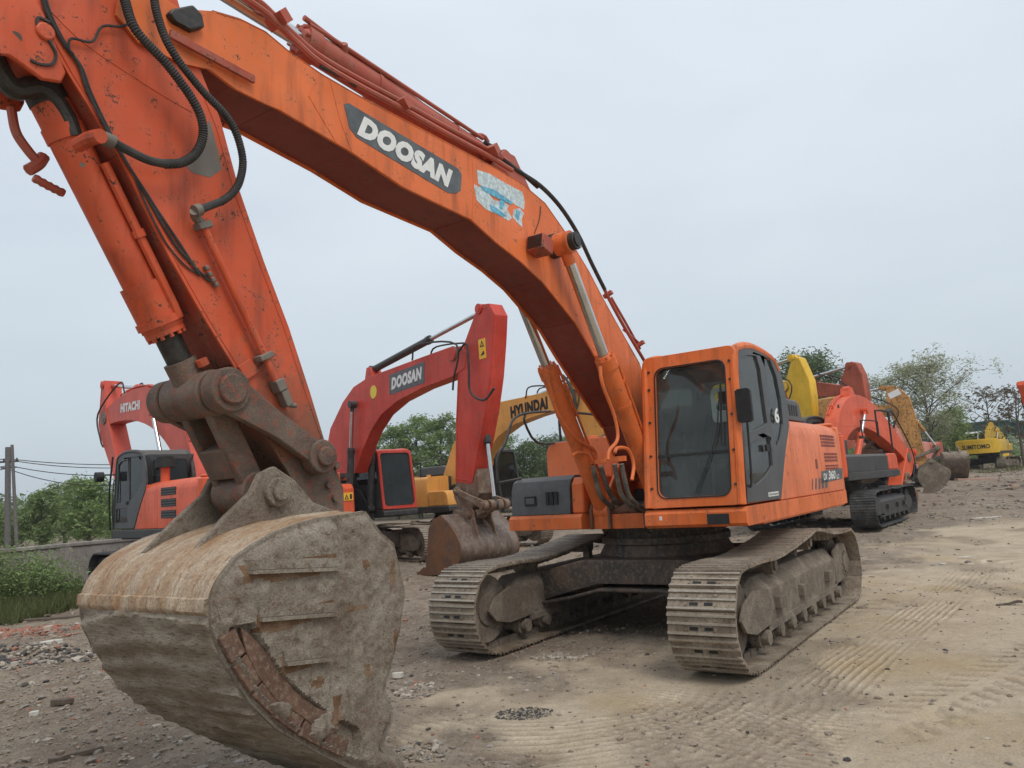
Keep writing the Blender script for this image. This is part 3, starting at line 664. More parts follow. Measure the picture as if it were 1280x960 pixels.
# ------------------------------------------------------------------ the near excavator
MAIN = (1.7205, 9.4795, .5973)
def Pm(px, py, Y=0.): return P(px, py, Y, MAIN)
def Qm(px, py, Y): a, b = P(px, py, Y, MAIN); return (a, Y, b)
def main_machine():
    root = thing('excavator', 'large near orange excavator with huge mud caked bucket and dark DOOSAN decal on boom', 'excavator', (MAIN[0], MAIN[1], 0), rotz_of(MAIN), 'excavators parked in the yard')
    um = dict(track=MT['trackm'], slot=MT['black'], link=MT['frame_mud'], frame=MT['frame_mud'], carbody=MT['carbody'])
    undercarriage(root, um)
    m = dict(frame=MT['orange'], roof=MT['deep'], door=MT['door'], glass=MT['glass'], glass_side=MT['glass'], deck=MT['orange'], body=MT['orange_house'], grille=MT['orange_shade'], cover=MT['grey'], cw=MT['orange_house'], cyl=MT['orange'])
    house(root, m, main=True); co = cab(root, True, m)
    r = MB(); r.hexa([(1.12,.55,2.99),(-.1,.55,3.06),(-.1,1.35,3.06),(1.12,1.35,2.99),(1.08,.6,3.02),(-.05,.6,3.11),(-.05,1.3,3.11),(1.08,1.3,3.02)]); r.tube([(.2,.8,3.1),(.15,.9,3.16),(.15,1.1,3.16),(.2,1.2,3.1)], .012, 6)
    r.build('roof_hatch', MT['grey'], co, bevel=.02)
    # mirror
    mm = MB(); mm.tube([(1.27,1.47,2.3),(1.33,1.53,2.32),(1.36,1.56,2.3)], .02, 8); mm.cyl((1.30,1.47,2.26),(1.30,1.53,2.26),.035,n=12)
    mm.plate(rrect(1.47,1.625,2.20,2.53,.035), [], lambda a,b,t: (1.36+t+(a-1.5)*.15, a, b), -.025, .025); mm.build('mirror', MT['black'], root, bevel=.012)
    # decals on house
    t = MB(); YY = 1.4785
    a, b = P(966,509,1.46,MAIN), P(971,529,1.46,MAIN)
    t6 = MB(); lettering(t6, '6', (a[0]+.02, 1.475, b[1]), (-.17,0,0), (0,0,a[1]-b[1]), .03); t6.build('number', MT['white'], co, recalc=False)
    q = [P(*w, YY, MAIN) for w in [(1027,589),(1053,585),(1053,598),(1027,604)]]
    st = MB(); st.xz(q, YY-.002, YY+.002)
    for k in range(5):
        x0 = -1.12-k*.17; wdt = .035+.022*k; st.xz([(x0,1.47),(x0-wdt,1.47),(x0-wdt-.07,1.60),(x0-.07,1.60)], YY-.002, YY+.002)
    o = st.build('decal', MT['decal_grey'], root)
    t = MB(); x0, z0 = q[0][0]-.05, q[3][1]+.035; lettering(t, 'DX', (x0,YY+.003,z0), (-.22,0,0), (0,0,.085), .03, .3); lettering(t, '360', (x0-.27,YY+.003,z0), (-.42,0,0), (0,0,.12), .03, .3); lettering(t, 'LC', (x0-.74,YY+.003,z0), (-.16,0,0), (0,0,.06), .03, .2)
    t.build('lettering', MT['white'], o, recalc=False)
    t = MB(); w0 = P(961,621,1.474,MAIN); w1 = P(973,614,1.474,MAIN); t.xz([w0,(w1[0],w0[1]),w1,(w0[0],w1[1])], 1.473, 1.475); pl_ = t.build('decal', MT['white'], co)
    t = MB(); lettering(t, 'DOOSAN', (w0[0]-.02,1.4765,w0[1]+.012), (w1[0]-w0[0]+.04,0,0), (0,0,w1[1]-w0[1]-.024), .02); t.build('lettering', MT['black'], pl_, recalc=False)
    s = MB(); s.yz([(-.86,2.07),(-.74,2.10),(-.76,2.02),(-.84,1.98)], .214, .217); s.yz([(-.87,2.09),(-1.0,2.11),(-.9,1.97)], .214, .216, mi=1); s.build('sticker', [MT['green'], MT['white']], root)
    # boom
    hw = .22
    low = [(261,86),(292,110),(330,129),(347,136),(440,191),(503,234),(589,275),(620,303),(651,327),(678,352),(703,383),(720,404),(741,441),(771,490),(797,531)]
    top = [(268,14),(302,24),(330,38),(361,64),(400,91),(445,117),(503,148),(586,192),(620,210),(654,230),(682,254),(707,290),(737,340),(753,371),(770,402),(800,455)]
    lowP = [Pm(*p, hw) for p in low]; topP = [Pm(*p, hw) for p in top]
    tip = [(6.62,4.52),(6.80,4.42),(6.82,4.28),(6.70,4.18),(6.45,4.17)]; foot = [(.78,2.04),(.42,1.74),(.22,1.72),(.10,1.84),(.12,1.99),(.5,2.52)]
    poly = [(6.45,4.50)]+tip+lowP+foot+topP[::-1]
    # drop near-duplicates
    pp = []
    for q in poly:
        if not pp or math.dist(q, pp[-1]) > .03: pp.append(q)
    b = MB()
    for s in (1, -1): b.xz(pp, *sorted((s*(hw-.016), s*hw)))
    # top and bottom skins, slightly inset from the plate edges
    def skin(line, off, mi):
        for i in range(len(line)-1):
            a = Vector(line[i]); c = Vector(line[i+1]); t_ = (c-a).normalized(); n_ = Vector((t_.y, -t_.x))*off
            qa = a+n_; qc = c+n_
            b.add([(qa.x,-hw+.014,qa.y),(qc.x,-hw+.014,qc.y),(qc.x,hw-.014,qc.y),(qa.x,hw-.014,qa.y)], [(0,1,2,3)], mi)
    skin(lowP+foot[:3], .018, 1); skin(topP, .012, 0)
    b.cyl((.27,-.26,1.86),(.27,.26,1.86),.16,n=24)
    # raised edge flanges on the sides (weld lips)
    bo = b.build('boom', [MT['orange'], MT['orange_shade']], root, angle=40)
    w_ = MB()
    for s in (1,-1):
        w_.tube([(x, s*(hw+.0), z) for x, z in [( lerp_in(q, (4.2,4.15), .012)) for q in lowP]], .0045, 5, sub=1); w_.tube([(x, s*hw, z) for x, z in [lerp_in(q, (4.2,4.15), .012) for q in topP]], .0045, 5, sub=1)
        for q0, q1 in (((400,300),(400,300)),): pass
    w_.tube([Qm(*q, hw) for q in [(412,98),(425,150),(440,190)]], .004, 4, sub=1); w_.tube([Qm(*q, hw) for q in [(590,196),(592,235),(590,275)]], .004, 4, sub=1); w_.tube([Qm(*q, hw) for q in [(400,92),(386,120),(420,178)]], .004, 4, sub=1)
    w_.build('weld_seam', MT['orange'], bo)
    # lower slots on boom underside / stiffener bar near tip
    w_ = MB(); w_.bar(Qm(212,42,hw+.03), Qm(318,100,hw+.03), .05, .02, up=(0,1,0)); w_.build('stiffener', MT['deep'], bo, bevel=.004)
    # decal
    e = MB(); q = [Pm(*p, hw+.002) for p in [(430,130),(436,129),(573,211),(577,218),(576,238),(570,242),(560,241),(446,172),(437,160)]]; e.xz(q, hw, hw+.003); eo = e.build('decal', MT['decal_grey'], bo)
    e = MB(); A0 = Vector(Qm(446,168,hw+.005)); A1 = Vector(Qm(562,236,hw+.005)); A2 = Vector(Qm(452,143,hw+.005)); lettering(e, 'DOOSAN', A0, A1-A0, (A2-A0)*1.0, .075, .14)
    e.build('lettering', MT['white'], eo, recalc=False)
    # torn white/blue sticker
    e = MB(); h_ = hw+.002
    t1 = [(596,212),(612,217),(632,229),(653,240),(656,252),(655,262),(646,257),(630,247),(613,238),(598,230)]; t2 = [(592,230),(600,234),(610,240),(617,250),(626,252),(636,256),(634,262),(640,272),(636,276),(622,268),(608,262),(596,250)]; t3 = [(642,262),(650,260),(655,267),(652,274),(653,284),(648,280),(641,272)]
    for tt, mi in ((t1,0),(t2,0),(t3,0)): e.xz([Pm(*p, h_) for p in tt], hw, hw+.002, mi=mi)
    for tt in ([(600,232),(618,237),(640,252),(640,256),(622,248),(604,238)],[(612,255),(624,262),(634,270),(628,271),(614,263)],[(625,248),(632,250),(628,262),(624,260)],[(646,262),(650,266),(648,276),(644,270)]): e.xz([Pm(*p, h_+.002) for p in tt], hw+.002, hw+.004, mi=1)
    e.build('torn_sticker', [plain('weathered white sticker', (.50,.58,.60), .6, 0, .35, 30, 0), plain('blue sticker print', (.12,.38,.52), .6, 0, .4, 30, 0)], bo)
    # work lamp
    e = MB(); c = Vector(Qm(675,307,hw+.10)); ax = Vector((.62,.0,.78)); 
    X_ = Vector((.93,0,.2)).normalized(); Z_ = Vector((-.2,0,.93)).normalized(); Y_ = Vector((0,1,0))
    def ob(mb, c, a, b_, d, mi=0): mb.hexa([c+X_*x*a+Y_*y*b_+Z_*z*d for z in (-1,1) for x, y in ((-1,-1),(1,-1),(1,1),(-1,1))], mi)
    ob(e, c, .09, .09, .075); lo = e.build('work_lamp', MT['deep'], bo, bevel=.01)
    e = MB(); ob(e, c+X_*.09, .006, .075, .06); e.build('lens', MT['glass_dark'], lo); e = MB(); ob(e, c+X_*.085-Y_*0, .004, .07, .055); e.build('reflector', MT['steel'], lo)
    # boom cylinders
    cyf = (.86,1.40); pin = Pm(703,305,.34)
    cm = dict(cyl=MT['orange'], rod=MT['chrome'])
    L_ = math.dist(cyf, pin)
    for s in (1, -1): hyd(root, 'boom_cylinder', cyf, pin, s*.345, .095, .60, cm, .052, .11)
    e = MB(); e.cyl((pin[0],-.46,pin[1]),(pin[0],.46,pin[1]),.065,n=24)
    for s in (1,-1): e.cyl((pin[0],s*.22,pin[1]),(pin[0],s*.28,pin[1]),.12,n=24); e.cyl((pin[0],s*.43,pin[1]),(pin[0],s*.50,pin[1]),.085,n=20); e.cyl((pin[0],s*.50,pin[1]),(pin[0],s*.515,pin[1]),.06,n=20)
    e.build('boom_pin', MT['grease'], root, bevel=.005)
    e = MB(); e.cyl((cyf[0],-.48,cyf[1]),(cyf[0],.48,cyf[1]),.06,n=20)
    for s in (1,-1):
        for k in (.23,.46): e.xz([(cyf[0]-.28,1.2),(cyf[0]+.14,1.2),(cyf[0]+.14,1.42),(cyf[0]+.05,1.53),(cyf[0]-.08,1.52),(cyf[0]-.28,1.35)], *sorted((s*k,s*(k-.03))))
    e.build('cylinder_mount', MT['deep'], root, bevel=.008)
    # arm cylinder on top of boom
    ac0 = Pm(640,202,0); ac1 = (7.35,5.03)
    hyd(root, 'arm_cylinder', (ac0[0]+.25, ac0[1]-.12), ac1, 0, .105, .545, dict(cyl=MT['tube'], rod=MT['chrome']), .06, .12)
    e = MB(); 
    for s in (1,-1): e.xz([(ac0[0]-.2,4.36),(ac0[0]+.75,4.42),(ac0[0]+.36,4.80),(ac0[0]+.18,4.80)], *sorted((s*.13,s*.16)))
    e.build('cylinder_lug', MT['tube'], bo, bevel=.01)
    # pipes along the top of boom
    tp = [(300,-12),(330,8),(347,24),(372,48),(400,72),(445,99),(503,130),(560,162),(612,190),(640,207)]
    e = MB(); e.tube([Qm(px, py+6, .20) for px, py in tp], .022, 8); e.tube([Qm(px-4, py-4, .16) for px, py in tp], .022, 8)
    for px, py in ((347,22),(500,128),(612,186)): c = Vector(Qm(px+1, py+3, .18)); e.bar(c-Vector((.03,0,.03)), c+Vector((.03,0,.03)), .16, .07)
    e.build('hydraulic_pipe', MT['tube'], bo)
    e = MB(); e.tube([Qm(*p, .05) for p in [(380,22),(430,60),(480,97),(524,128),(570,166),(602,169),(610,178)]], .020, 8, sub=3); e.build('hydraulic_pipe', MT['tube'], bo)
    e = MB()
    e.tube([Qm(*p, .12) for p in [(606,178),(628,192),(650,214),(672,234)]], .019, 8)
    e.tube([Qm(*p, .16) for p in [(616,188),(645,212),(675,232),(700,258),(722,292),(740,330),(756,362)]], .022, 8)
    e.tube([Qm(*p, .2) for p in [(400,83),(430,98),(445,108)]], .012, 6); e.tube([Qm(*p, .225) for p in [(676,258),(674,275),(668,292)]], .004, 4); e.tube([Qm(*p,.3) for p in [(716,300),(725,300),(727,308),(722,312)]], .004, 4)
    e.build('hydraulic_hose', MT['hose'], bo)
    e = MB(); e.tube([Qm(*p, .16) for p in [(754,358),(762,375),(780,408),(806,452)]], .019, 8); e.tube([Qm(*p, .10) for p in [(764,372),(783,405),(800,436)]], .016, 8); e.tube([Qm(*p,.12) for p in [(779,412),(795,425),(801,432)]],.012,6)
    for px, py in ((760,368),(800,430)): c = Vector(Qm(px, py, .16)); e.bar(c-Vector((.0,.05,.02)), c+Vector((.0,.05,.02)), .05, .04)
    e.build('hydraulic_pipe', MT['tube'], bo)
    # pipes on the boom cylinders & muddy hoses at foot
    e = MB()
    e.tube([Qm(*p,.44) for p in [(750,458),(753,480),(768,520),(772,548),(762,563),(760,575)]], .018, 8); e.tube([Qm(*p,.46) for p in [(768,566),(772,560),(785,562),(792,580),(790,600)]], .018, 8)
    e.tube([Qm(*p,-.24) for p in [(684,470),(696,515),(720,548),(742,562),(745,575)]], .018, 8); e.tube([Qm(*p,-.22) for p in [(715,570),(722,566),(735,568),(742,578)]], .018, 8)
    for px, py, Y in ((745,577,-.2),(768,574,.40)): c = Vector(Qm(px, py, Y)); e.bar(c-Vector((0,.12,0)), c+Vector((0,.12,0)), .05, .05)
    e.build('hydraulic_pipe', MT['orange'], root)
    e = MB()
    for (px, py), (qx, qy), Y in (((741,583),(772,640),-.2),((751,583),(786,638),-.12),((768,580),(797,640),.2),((777,580),(806,640),.3)):
        a = Vector(Qm(px, py, Y)); c = Vector(Qm(qx, qy, Y)); mid = a.lerp(c, .55)+Vector((.12,0,-.06)); e.tube([a, a.lerp(mid,.5)+Vector((.02,0,0)), mid, c+Vector((0,0,.02)), c+Vector((-.35,0,.02))], .026, 8)
    e.build('hydraulic_hose', MT['hose_mud'], root)
    e = MB(); e.box(.1,.35,-.2,.2,1.36,1.62); e.box(.35,.6,-.15,.15,1.36,1.48); e.build('valve_block', MT['grease'], root, bevel=.02)
    # rear-view rail on the right side
    e = MB(); e.tube([Qm(*p,-1.35) for p in [(622,604),(622,572),(632,553),(640,527),(655,517),(688,514)]], .016, 8, sub=3); e.tube([Qm(*p,-1.35) for p in [(657,517),(656,528),(671,553),(700,553),(720,552)]], .016, 8, sub=3)
    e.tube([Qm(622,604,-1.35), (.95,-1.4,1.83)], .016, 8, sub=1); e.build('handrail', MT['black_steel'], root)
    # ---- arm
    ah = .20
    sl = [(33,0),(86,93),(148,192),(213,323),(258,402),(292,457)]; sr = [(251,89),(275,148),(299,237),(330,327),(361,409),(388,492),(412,572)]
    lp = [Pm(*p, ah) for p in sl]; rp = [Pm(*p, ah) for p in sr]
    topa = [(6.42,4.45),(6.62,5.0),(7.05,5.35),(7.35,5.2),(7.5,4.9),(7.42,4.5)]
    low_end = [(5.34,1.78),(5.34,1.62),(5.43,1.55),(5.56,1.60),(5.70,1.78),(5.88,2.05)]
    poly = lp+[(6.08,2.36)]+low_end[::-1]+rp[::-1]+topa
    pp = []
    for q in poly:
        if not pp or math.dist(q, pp[-1]) > .05: pp.append(q)
    a_ = MB()
    for s in (1,-1): a_.xz(pp, *sorted((s*(ah-.014), s*ah)))
    def skin2(line, off, mi):
        for i in range(len(line)-1):
            a = Vector(line[i]); c = Vector(line[i+1]); t_ = (c-a).normalized(); n_ = Vector((t_.y, -t_.x))*off; qa, qc = a+n_, c+n_
            a_.add([(qa.x,-ah+.012,qa.y),(qc.x,-ah+.012,qc.y),(qc.x,ah-.012,qc.y),(qa.x,ah-.012,qa.y)], [(0,1,2,3)], mi)
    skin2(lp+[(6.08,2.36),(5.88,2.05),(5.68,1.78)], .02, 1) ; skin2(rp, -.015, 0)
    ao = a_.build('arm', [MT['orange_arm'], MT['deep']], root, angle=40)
    w_ = MB()
    w_.tube([(x-.0, ah, z) for x, z in [Pm(*p, ah) for p in [(246,100),(270,158),(293,240),(324,328),(355,410),(383,494),(420,600)]]], .005, 5, sub=1)
    w_.tube([Qm(*p, ah) for p in [(40,2),(92,95),(154,194),(219,325),(264,404),(300,462)]], .005, 5, sub=1)
    w_.tube([Qm(*p, ah) for p in [(62,12),(100,50),(150,85),(205,120),(240,140)]], .004, 4, sub=2); w_.tube([Qm(*p, ah) for p in [(360,540),(382,515)]], .004, 4, sub=1)
    w_.build('weld_seam', MT['orange_arm'], ao)
    e = MB(); e.xz([Pm(*p, ah) for p in [(230,205),(262,150),(273,190),(277,212),(262,222),(240,216)]], ah, ah+.0015); e.build('bare_patch', MT['steel'], ao)
    e = MB(); tipp = [(5.34,1.78),(5.34,1.62),(5.43,1.55),(5.56,1.60),(5.70,1.78),(5.80,1.93),(5.70,1.99),(5.62,2.12),(5.50,2.02),(5.465,2.05)]
    for s in (1,-1): e.xz(tipp, *sorted((s*(ah+.001), s*(ah+.006))))
    tpo = e.build('tip_plate', MT['linkm'], ao)
    e = MB()
    for x_, z_ in ((5.40,1.92),(5.47,1.80),(5.50,1.92),(5.42,1.72)): e.cyl((x_,ah+.004,z_),(x_,ah+.03,z_),.024,n=8)
    e.build('bolt', MT['linkm'], tpo)
    # bracket plates, junctions
    e = MB(); e.xz([Pm(*p, ah+.02) for p in [(298,458),(313,448),(325,464),(309,475)]], ah, ah+.02); e.build('bracket', MT['orange_arm'], ao, bevel=.003)
    e = MB(); cyl_at = lambda px,py,r,l,mi=0: e.cyl(Qm(px,py,ah), Qm(px,py,ah+l), r, n=18, mi=mi)
    cyl_at(19,47,.028,.02); cyl_at(103,206,.012,.05,0)
    e.build('bolt', MT['steel'], ao)
    # pipe with clamps down the arm
    Yp = ah+.045
    e = MB(); e.tube([Qm(*p, Yp) for p in [(252,275),(262,300),(296,372),(331,446),(344,476)]], .022, 10, sub=2); e.build('hydraulic_pipe', MT['orange_arm'], ao)
    e = MB()
    def blk(px, py, a, b_, d, Y=Yp):
        c = Vector(Qm(px, py, Y)); t_ = Vector((-.42,0,-.9)).normalized(); n_ = Vector((.9,0,-.42)).normalized()
        e.hexa([c+n_*x*a+Vector((0,y*b_,0))+t_*z*d for z in (-1,1) for x, y in ((-1,-1),(1,-1),(1,1),(-1,1))])
    blk(254,282,.045,.03,.02); blk(330,446,.05,.035,.018); blk(348,482,.032,.035,.035); blk(356,498,.026,.03,.05)
    e.tube([Qm(*p, Yp) for p in [(356,500),(362,506),(370,507)]], .016, 8)
    for (px, py) in ((258,335),(262,343),(266,350),(270,356)): blk(px, py, .012, .016, .014, ah+.018)
    e.build('pipe_fitting', MT['steel'], ao, bevel=.006)
    e = MB(); Y2 = ah+.09
    e.tube([Qm(*p, Y2+o_) for p, o_ in (((150,-20),-.02),((156,0),0),((170,38),.03),((210,82),.05),((245,132),.05),((254,165),.02),((246,190),0),((228,203),0),((205,205),0))], .0235, 10, ribs=.014)
    e.tube([Qm(*p, Y2) for p in [(207,205),(185,200),(160,188),(140,177)]], .023, 10)
    e.tube([Qm(*p, Y2+o_) for p, o_ in (((190,-20),.0),((197,20),.02),((214,62),.05),((250,110),.06),((288,152),.05),((303,195),.02),((300,225),.01),((290,242),0),((275,253),0))], .021, 10, ribs=.014)
    e.tube([Qm(*p, Y2) for p in [(276,252),(263,257),(250,262)]], .022, 10)
    e.build('hydraulic_hose', MT['hose'], ao)
    e = MB(); a = Vector(Qm(142,178,Y2)); b2 = Vector(Qm(128,172,Y2)); e.cyl(a, b2, .036, n=12); a = Vector(Qm(250,262,Y2)); b2 = Vector(Qm(243,264,Y2)); e.cyl(a, b2, .034, n=12); e.tube([b2, Vector(Qm(245,272,Yp+.01)), Vector(Qm(252,280,Yp))], .026, 8)
    e.build('hose_fitting', MT['steel'], ao)
    e = MB()
    e.tube([Qm(*p, ah+.012) for p in [(52,-5),(60,18),(80,55),(98,80),(108,110),(128,152),(150,190),(172,225),(200,268),(228,310),(250,345)]], .008, 5); e.tube([Qm(*p, ah+.01) for p in [(56,-5),(66,24),(84,58),(102,84),(114,116),(135,160),(157,200),(180,240),(215,300),(240,330),(262,352)]], .007, 5)
    e.tube([Qm(*p, ah+.008) for p in [(165,212),(180,250),(205,300),(235,335),(258,345)]], .005, 5); e.tube([Qm(*p, ah+.02) for p in [(92,68),(86,60),(90,48),(115,52),(128,33),(150,33),(165,28)]], .007, 5)
    e.tube([Qm(*p, ah+.03) for p in [(62,28),(48,22),(48,35),(62,52),(70,68),(65,80),(50,80),(38,75)]], .008, 5)
    e.build('lube_line', MT['hose'], ao)
    e = MB(); e.xz([Pm(*p, ah+.01) for p in [(210,15),(235,10),(247,22),(250,38),(235,42),(212,30),(205,20)]], ah-.02, ah+.06); e.build('hose_clamp', MT['grease'], bo, bevel=.01)
    # bucket cylinder on the arm
    K = (6.225,2.335)
    A = Pm(48,100,0); e0 = (K[0]+.03, K[1]+.0)
    d = (A[0]-K[0], A[1]-K[1]); l = math.hypot(*d); s0 = (A[0]+d[0]/l*.15, A[1]+d[1]/l*.15)
    T0 = (s0[0], s0[1])
    cb = MB(); U = Vector((K[0]-s0[0], 0, K[1]-s0[1])); Ln = U.length; U.normalize(); S0 = Vector((s0[0],0,s0[1])); Mp = S0+U*(Ln-.42)
    cb.cyl(S0+U*.05, Mp, .096, n=32); cb.cyl(Mp-U*.26, Mp, .114, n=32); cb.cyl(Mp, Mp+U*.035, .108, n=32); cb.cyl(S0-Vector((0,.13,0)), S0+Vector((0,.13,0)), .15, n=24)
    for k in range(12):
        t = 2*math.pi*k/12; aa = U.orthogonal().normalized(); bb = U.cross(aa); o_ = (aa*math.cos(t)+bb*math.sin(t))*.095; cb.cyl(Mp+U*.03+o_, Mp+U*.055+o_, .013, n=6)
    fr = Vector((0,1,0)); nx_ = U.cross(fr).normalized(); oo = (fr*.9-nx_*.45).normalized()*.125
    if (nx_.x > 0): oo = (fr*.92-nx_*.4).normalized()*.125
    cb.tube([S0+U*.62+oo*1.0, S0+U*1.0+oo*.98, Mp-U*.1+oo*.98, Mp-U*.03+oo*.9], .024, 8, sub=2); cb.cyl(S0+U*.42-U*.035, S0+U*.42+U*.035, .104, n=32)
    cb.cyl(Mp-U*.06, Mp-U*.02, .126, n=32)
    cbo = cb.build('bucket_cylinder', MT['orange_arm'], root)
    cr_ = MB(); cr_.cyl(Mp+U*.03, Mp+U*.30, .07, n=24, mi=0); Kv = Vector((K[0],0,K[1])); cr_.cyl(Kv-Vector((0,.06,0)), Kv+Vector((0,.06,0)), .13, n=28, mi=1); cr_.cyl(Kv-U*.22, Kv-U*.08, .09, n=24, mi=1); cr_.build('rod', [MT['grease'], MT['linkm']], cbo)
    cl = MB(); c0 = Vector(Qm(100,180,.16)); cl.tube([c0+Vector((0,-.02,0)), Vector(Qm(113,173,.25)), Vector(Qm(126,170,.33))], .036, 10, sub=3)
    for f in (1.0,1.75): p_ = S0+U*f+oo*.98; cl.cyl(p_-U*.02, p_+U*.02, .034, n=10)
    cl.build('pipe_fitting', MT['orange_arm'], cbo)
    cl = MB(); cl.tube([Qm(*p,-.16) for p in [(14,135),(20,165),(35,188),(50,205)]], .024, 8); cl.tube([Qm(*p,-.16) for p in [(35,213),(48,205),(55,195)]], .03, 8); cl.tube([Qm(*p,-.16) for p in [(42,222),(60,232),(80,242)]], .022, 8, ribs=.03)
    cl.build('hydraulic_pipe', MT['tube'], cbo)
    # dark tube and collar paint in shade and grease at arm top + yoke of cylinder
    gm = MB(); gm.tube([Qm(*p, .06) for p in [(-10,70),(5,98),(20,112),(45,110),(66,122),(84,150),(92,172)]], .05, 10); gm.build('shade_grease_tube', MT['grease'], ao)
    gm = MB(); gm.cyl((S0.x,-.17,S0.z),(S0.x,.17,S0.z),.165,n=28); gm.build('cylinder_eye', MT['orange_arm'], cbo)
    gm = MB(); gm.cyl(S0+U*.12, S0+U*.27, .100, n=28); gm.build('shade_collar', MT['grease'], cbo)  # black collar stands in for the shade below the eye
    for s_ in (1, -1):
        gm = MB(); gm.xz([Pm(*p, s_*.215) if s_ > 0 else Pm(*p, .215) for p in [(-30,-30),(28,-30),(60,30),(82,92),(76,104),(52,100),(30,84),(10,70),(-30,66)]], *sorted((s_*.20, s_*.225))); gm.cyl((S0.x, s_*.22, S0.z), (S0.x, s_*.24, S0.z), .045, n=20); gm.build('cylinder_bracket', MT['orange_arm'], ao, bevel=.01)
    lm = dict(link=MT['linkm']); linkage(root, K, (5.93,1.78), (5.58,1.97), lm, .262)
    kp = MB(); kp.cyl((K[0],-.31,K[1]),(K[0],.31,K[1]),.06,n=20); kp.build('link_pin', MT['linkm'], root)
    bm_ = dict(stain=MT['stain'], back=MT['bucket_back'], low=MT['bucket_low'], side=MT['bucket_side'], ear=MT['bucket_side'])
    bk = bucket(root, bm_, hw=.572, yo=.068); bk.location = (0, .068, 0)
def lerp_in(q, c, d):
    l = math.dist(q, c); return (q[0]+(c[0]-q[0])*d/l, q[1]+(c[1]-q[1])*d/l)

# ------------------------------------------------------------------ the other excavators
def machine(label, M, paintm, apex, pivot, tail, end, foot=(.25,1.9), boomm=None, armm=None, cabm=None, side_text=None, text_mat=None, cw_text=None, name='excavator',
            brot=0., krot=0., bsc=.85, bmats=None, glassm=None, sticker=None, bt=(.8,.42), cylm=None, unrot=0., housem=None, deckm=None, arm_hw=.22, track=None, link=True, bw=.55, extra=None, hw=.2, boompoly=None, armpoly=None, tpos=None, mid=None, acyl=None, tankm=None, tanklow=False, cover=True, hoodgrille=True, group='excavators parked in the yard'):
    z0 = slope(M[1], M[0]); root = thing(name, label, 'excavator', (M[0], M[1], z0), rotz_of(M), group)
    boomm = boomm or paintm; armm = armm or paintm; housem = housem or paintm
    tm = track or MT['track_dark']
    um = dict(track=tm, slot=MT['black'], link=MT['black_steel'], frame=MT['black_steel'] if track is None else MT['frame_mud'], carbody=MT['carbody'])
    undercarriage(root, um, False)
    if unrot:
        for c in root.children:
            c.rotation_euler = (0, 0, unrot)
    m = dict(frame=cabm or MT['black_steel'], roof=cabm or MT['black_steel'], door=cabm or MT['door'], glass=glassm or MT['glass_dark'], glass_side=glassm or MT['glass_dark'], deck=deckm or MT['black_steel'], body=housem, grille=MT['black'], cover=MT['grey'], cw=housem, cyl=cylm or paintm)
    m['tank'] = tankm or housem; m['cov'] = cover; m['tl'] = tanklow; m['hg'] = hoodgrille; house(root, m, cw_text=cw_text, box_grey=False); cab(root, False, m)
    # boom as an arched tapering beam
    a = (apex[0], apex[1]-bt[0]*.5); c = (2*a[0]-.5*(foot[0]+pivot[0]), 2*a[1]-.5*(foot[1]+pivot[1]))
    up = []; dn = []
    for i in range(17):
        t = i/16; p = [(1-t)**2*foot[k]+2*t*(1-t)*c[k]+t*t*pivot[k] for k in (0, 1)]; d = [2*(1-t)*(c[k]-foot[k])+2*t*(pivot[k]-c[k]) for k in (0, 1)]; l = math.hypot(*d); n_ = (-d[1]/l, d[0]/l)
        if n_[1] < 0 and t < .4 and d[0] < 0: n_ = (-n_[0], -n_[1])
        w_ = (bt[1]*.8+(bt[0]-bt[1]*.8)*math.sin(math.pi*min(1, t*1.02))**.8)/2 if t < .5 else (bt[1]*.75+(bt[0]-bt[1]*.75)*math.sin(math.pi*t))/2
        up.append((p[0]+n_[0]*w_, p[1]+n_[1]*w_)); dn.append((p[0]-n_[0]*w_, p[1]-n_[1]*w_))
    b = MB(); b.xz(boompoly or (up+dn[::-1]), -hw, hw); b.cyl((pivot[0],-hw-.05,pivot[1]),(pivot[0],hw+.05,pivot[1]),.15,n=18)
    bo = b.build('boom', boomm, root, bevel=.01, angle=40)
    mid = mid or ((up[8][0]+dn[8][0])/2, (up[8][1]+dn[8][1])/2)
    for s in (1,-1): hyd(root, 'boom_cylinder', (.95,1.45), mid, s*(hw+.13), .09, .58, dict(cyl=cylm or paintm), .05, .1, pipe=False)
    t0 = acyl or up[7]; hyd(root, 'arm_cylinder', (t0[0], t0[1]+.18), tail, 0, .09, .56, dict(cyl=cylm or paintm), .05, .11, pipe=False)
    e = MB(); e.xz([(t0[0]-.2, t0[1]-.06), (t0[0]+.25, t0[1]-.02), (t0[0]+.08, t0[1]+.24), (t0[0]-.08, t0[1]+.24)], -.15, .15)
    for s in (.1, .17): e.tube([(up[i][0], s, up[i][1]+.05) for i in range(3, 15)], .02, 6, sub=2)
    for i in (4, 7, 10, 13): e.bar((up[i][0], .05, up[i][1]+.04), (up[i][0], .2, up[i][1]+.04), .05, .07)
    e.build('hydraulic_pipe', boomm, bo)
    e = MB(); q = up[13]
    for s in (.24, -.24): e.tube([(q[0], s, q[1]), (q[0]+.3, s*1.1, q[1]+.3), (pivot[0]+.3, s*1.2, pivot[1]+.15), (pivot[0]+.1, s*1.15, pivot[1]-.6), (pivot[0], s, pivot[1]-.8)], .022, 6)
    e.tube([(.4,.1,2.2),(.9,.1,2.6),(up[4][0],.1,up[4][1]+.08)], .03, 6); e.tube([(.4,-.1,2.2),(.9,-.1,2.6),(up[4][0],-.1,up[4][1]+.08)], .03, 6)
    e.build('hydraulic_hose', MT['hose'], bo)
    # arm
    tv, pv, ev = [Vector(p) for p in (tail, pivot, end)]; u = (pv-ev).normalized(); n_ = Vector((-u.y, u.x))
    if n_.dot(Vector((-1, 0))) < 0: n_ = -n_            # n_ points back to the machine
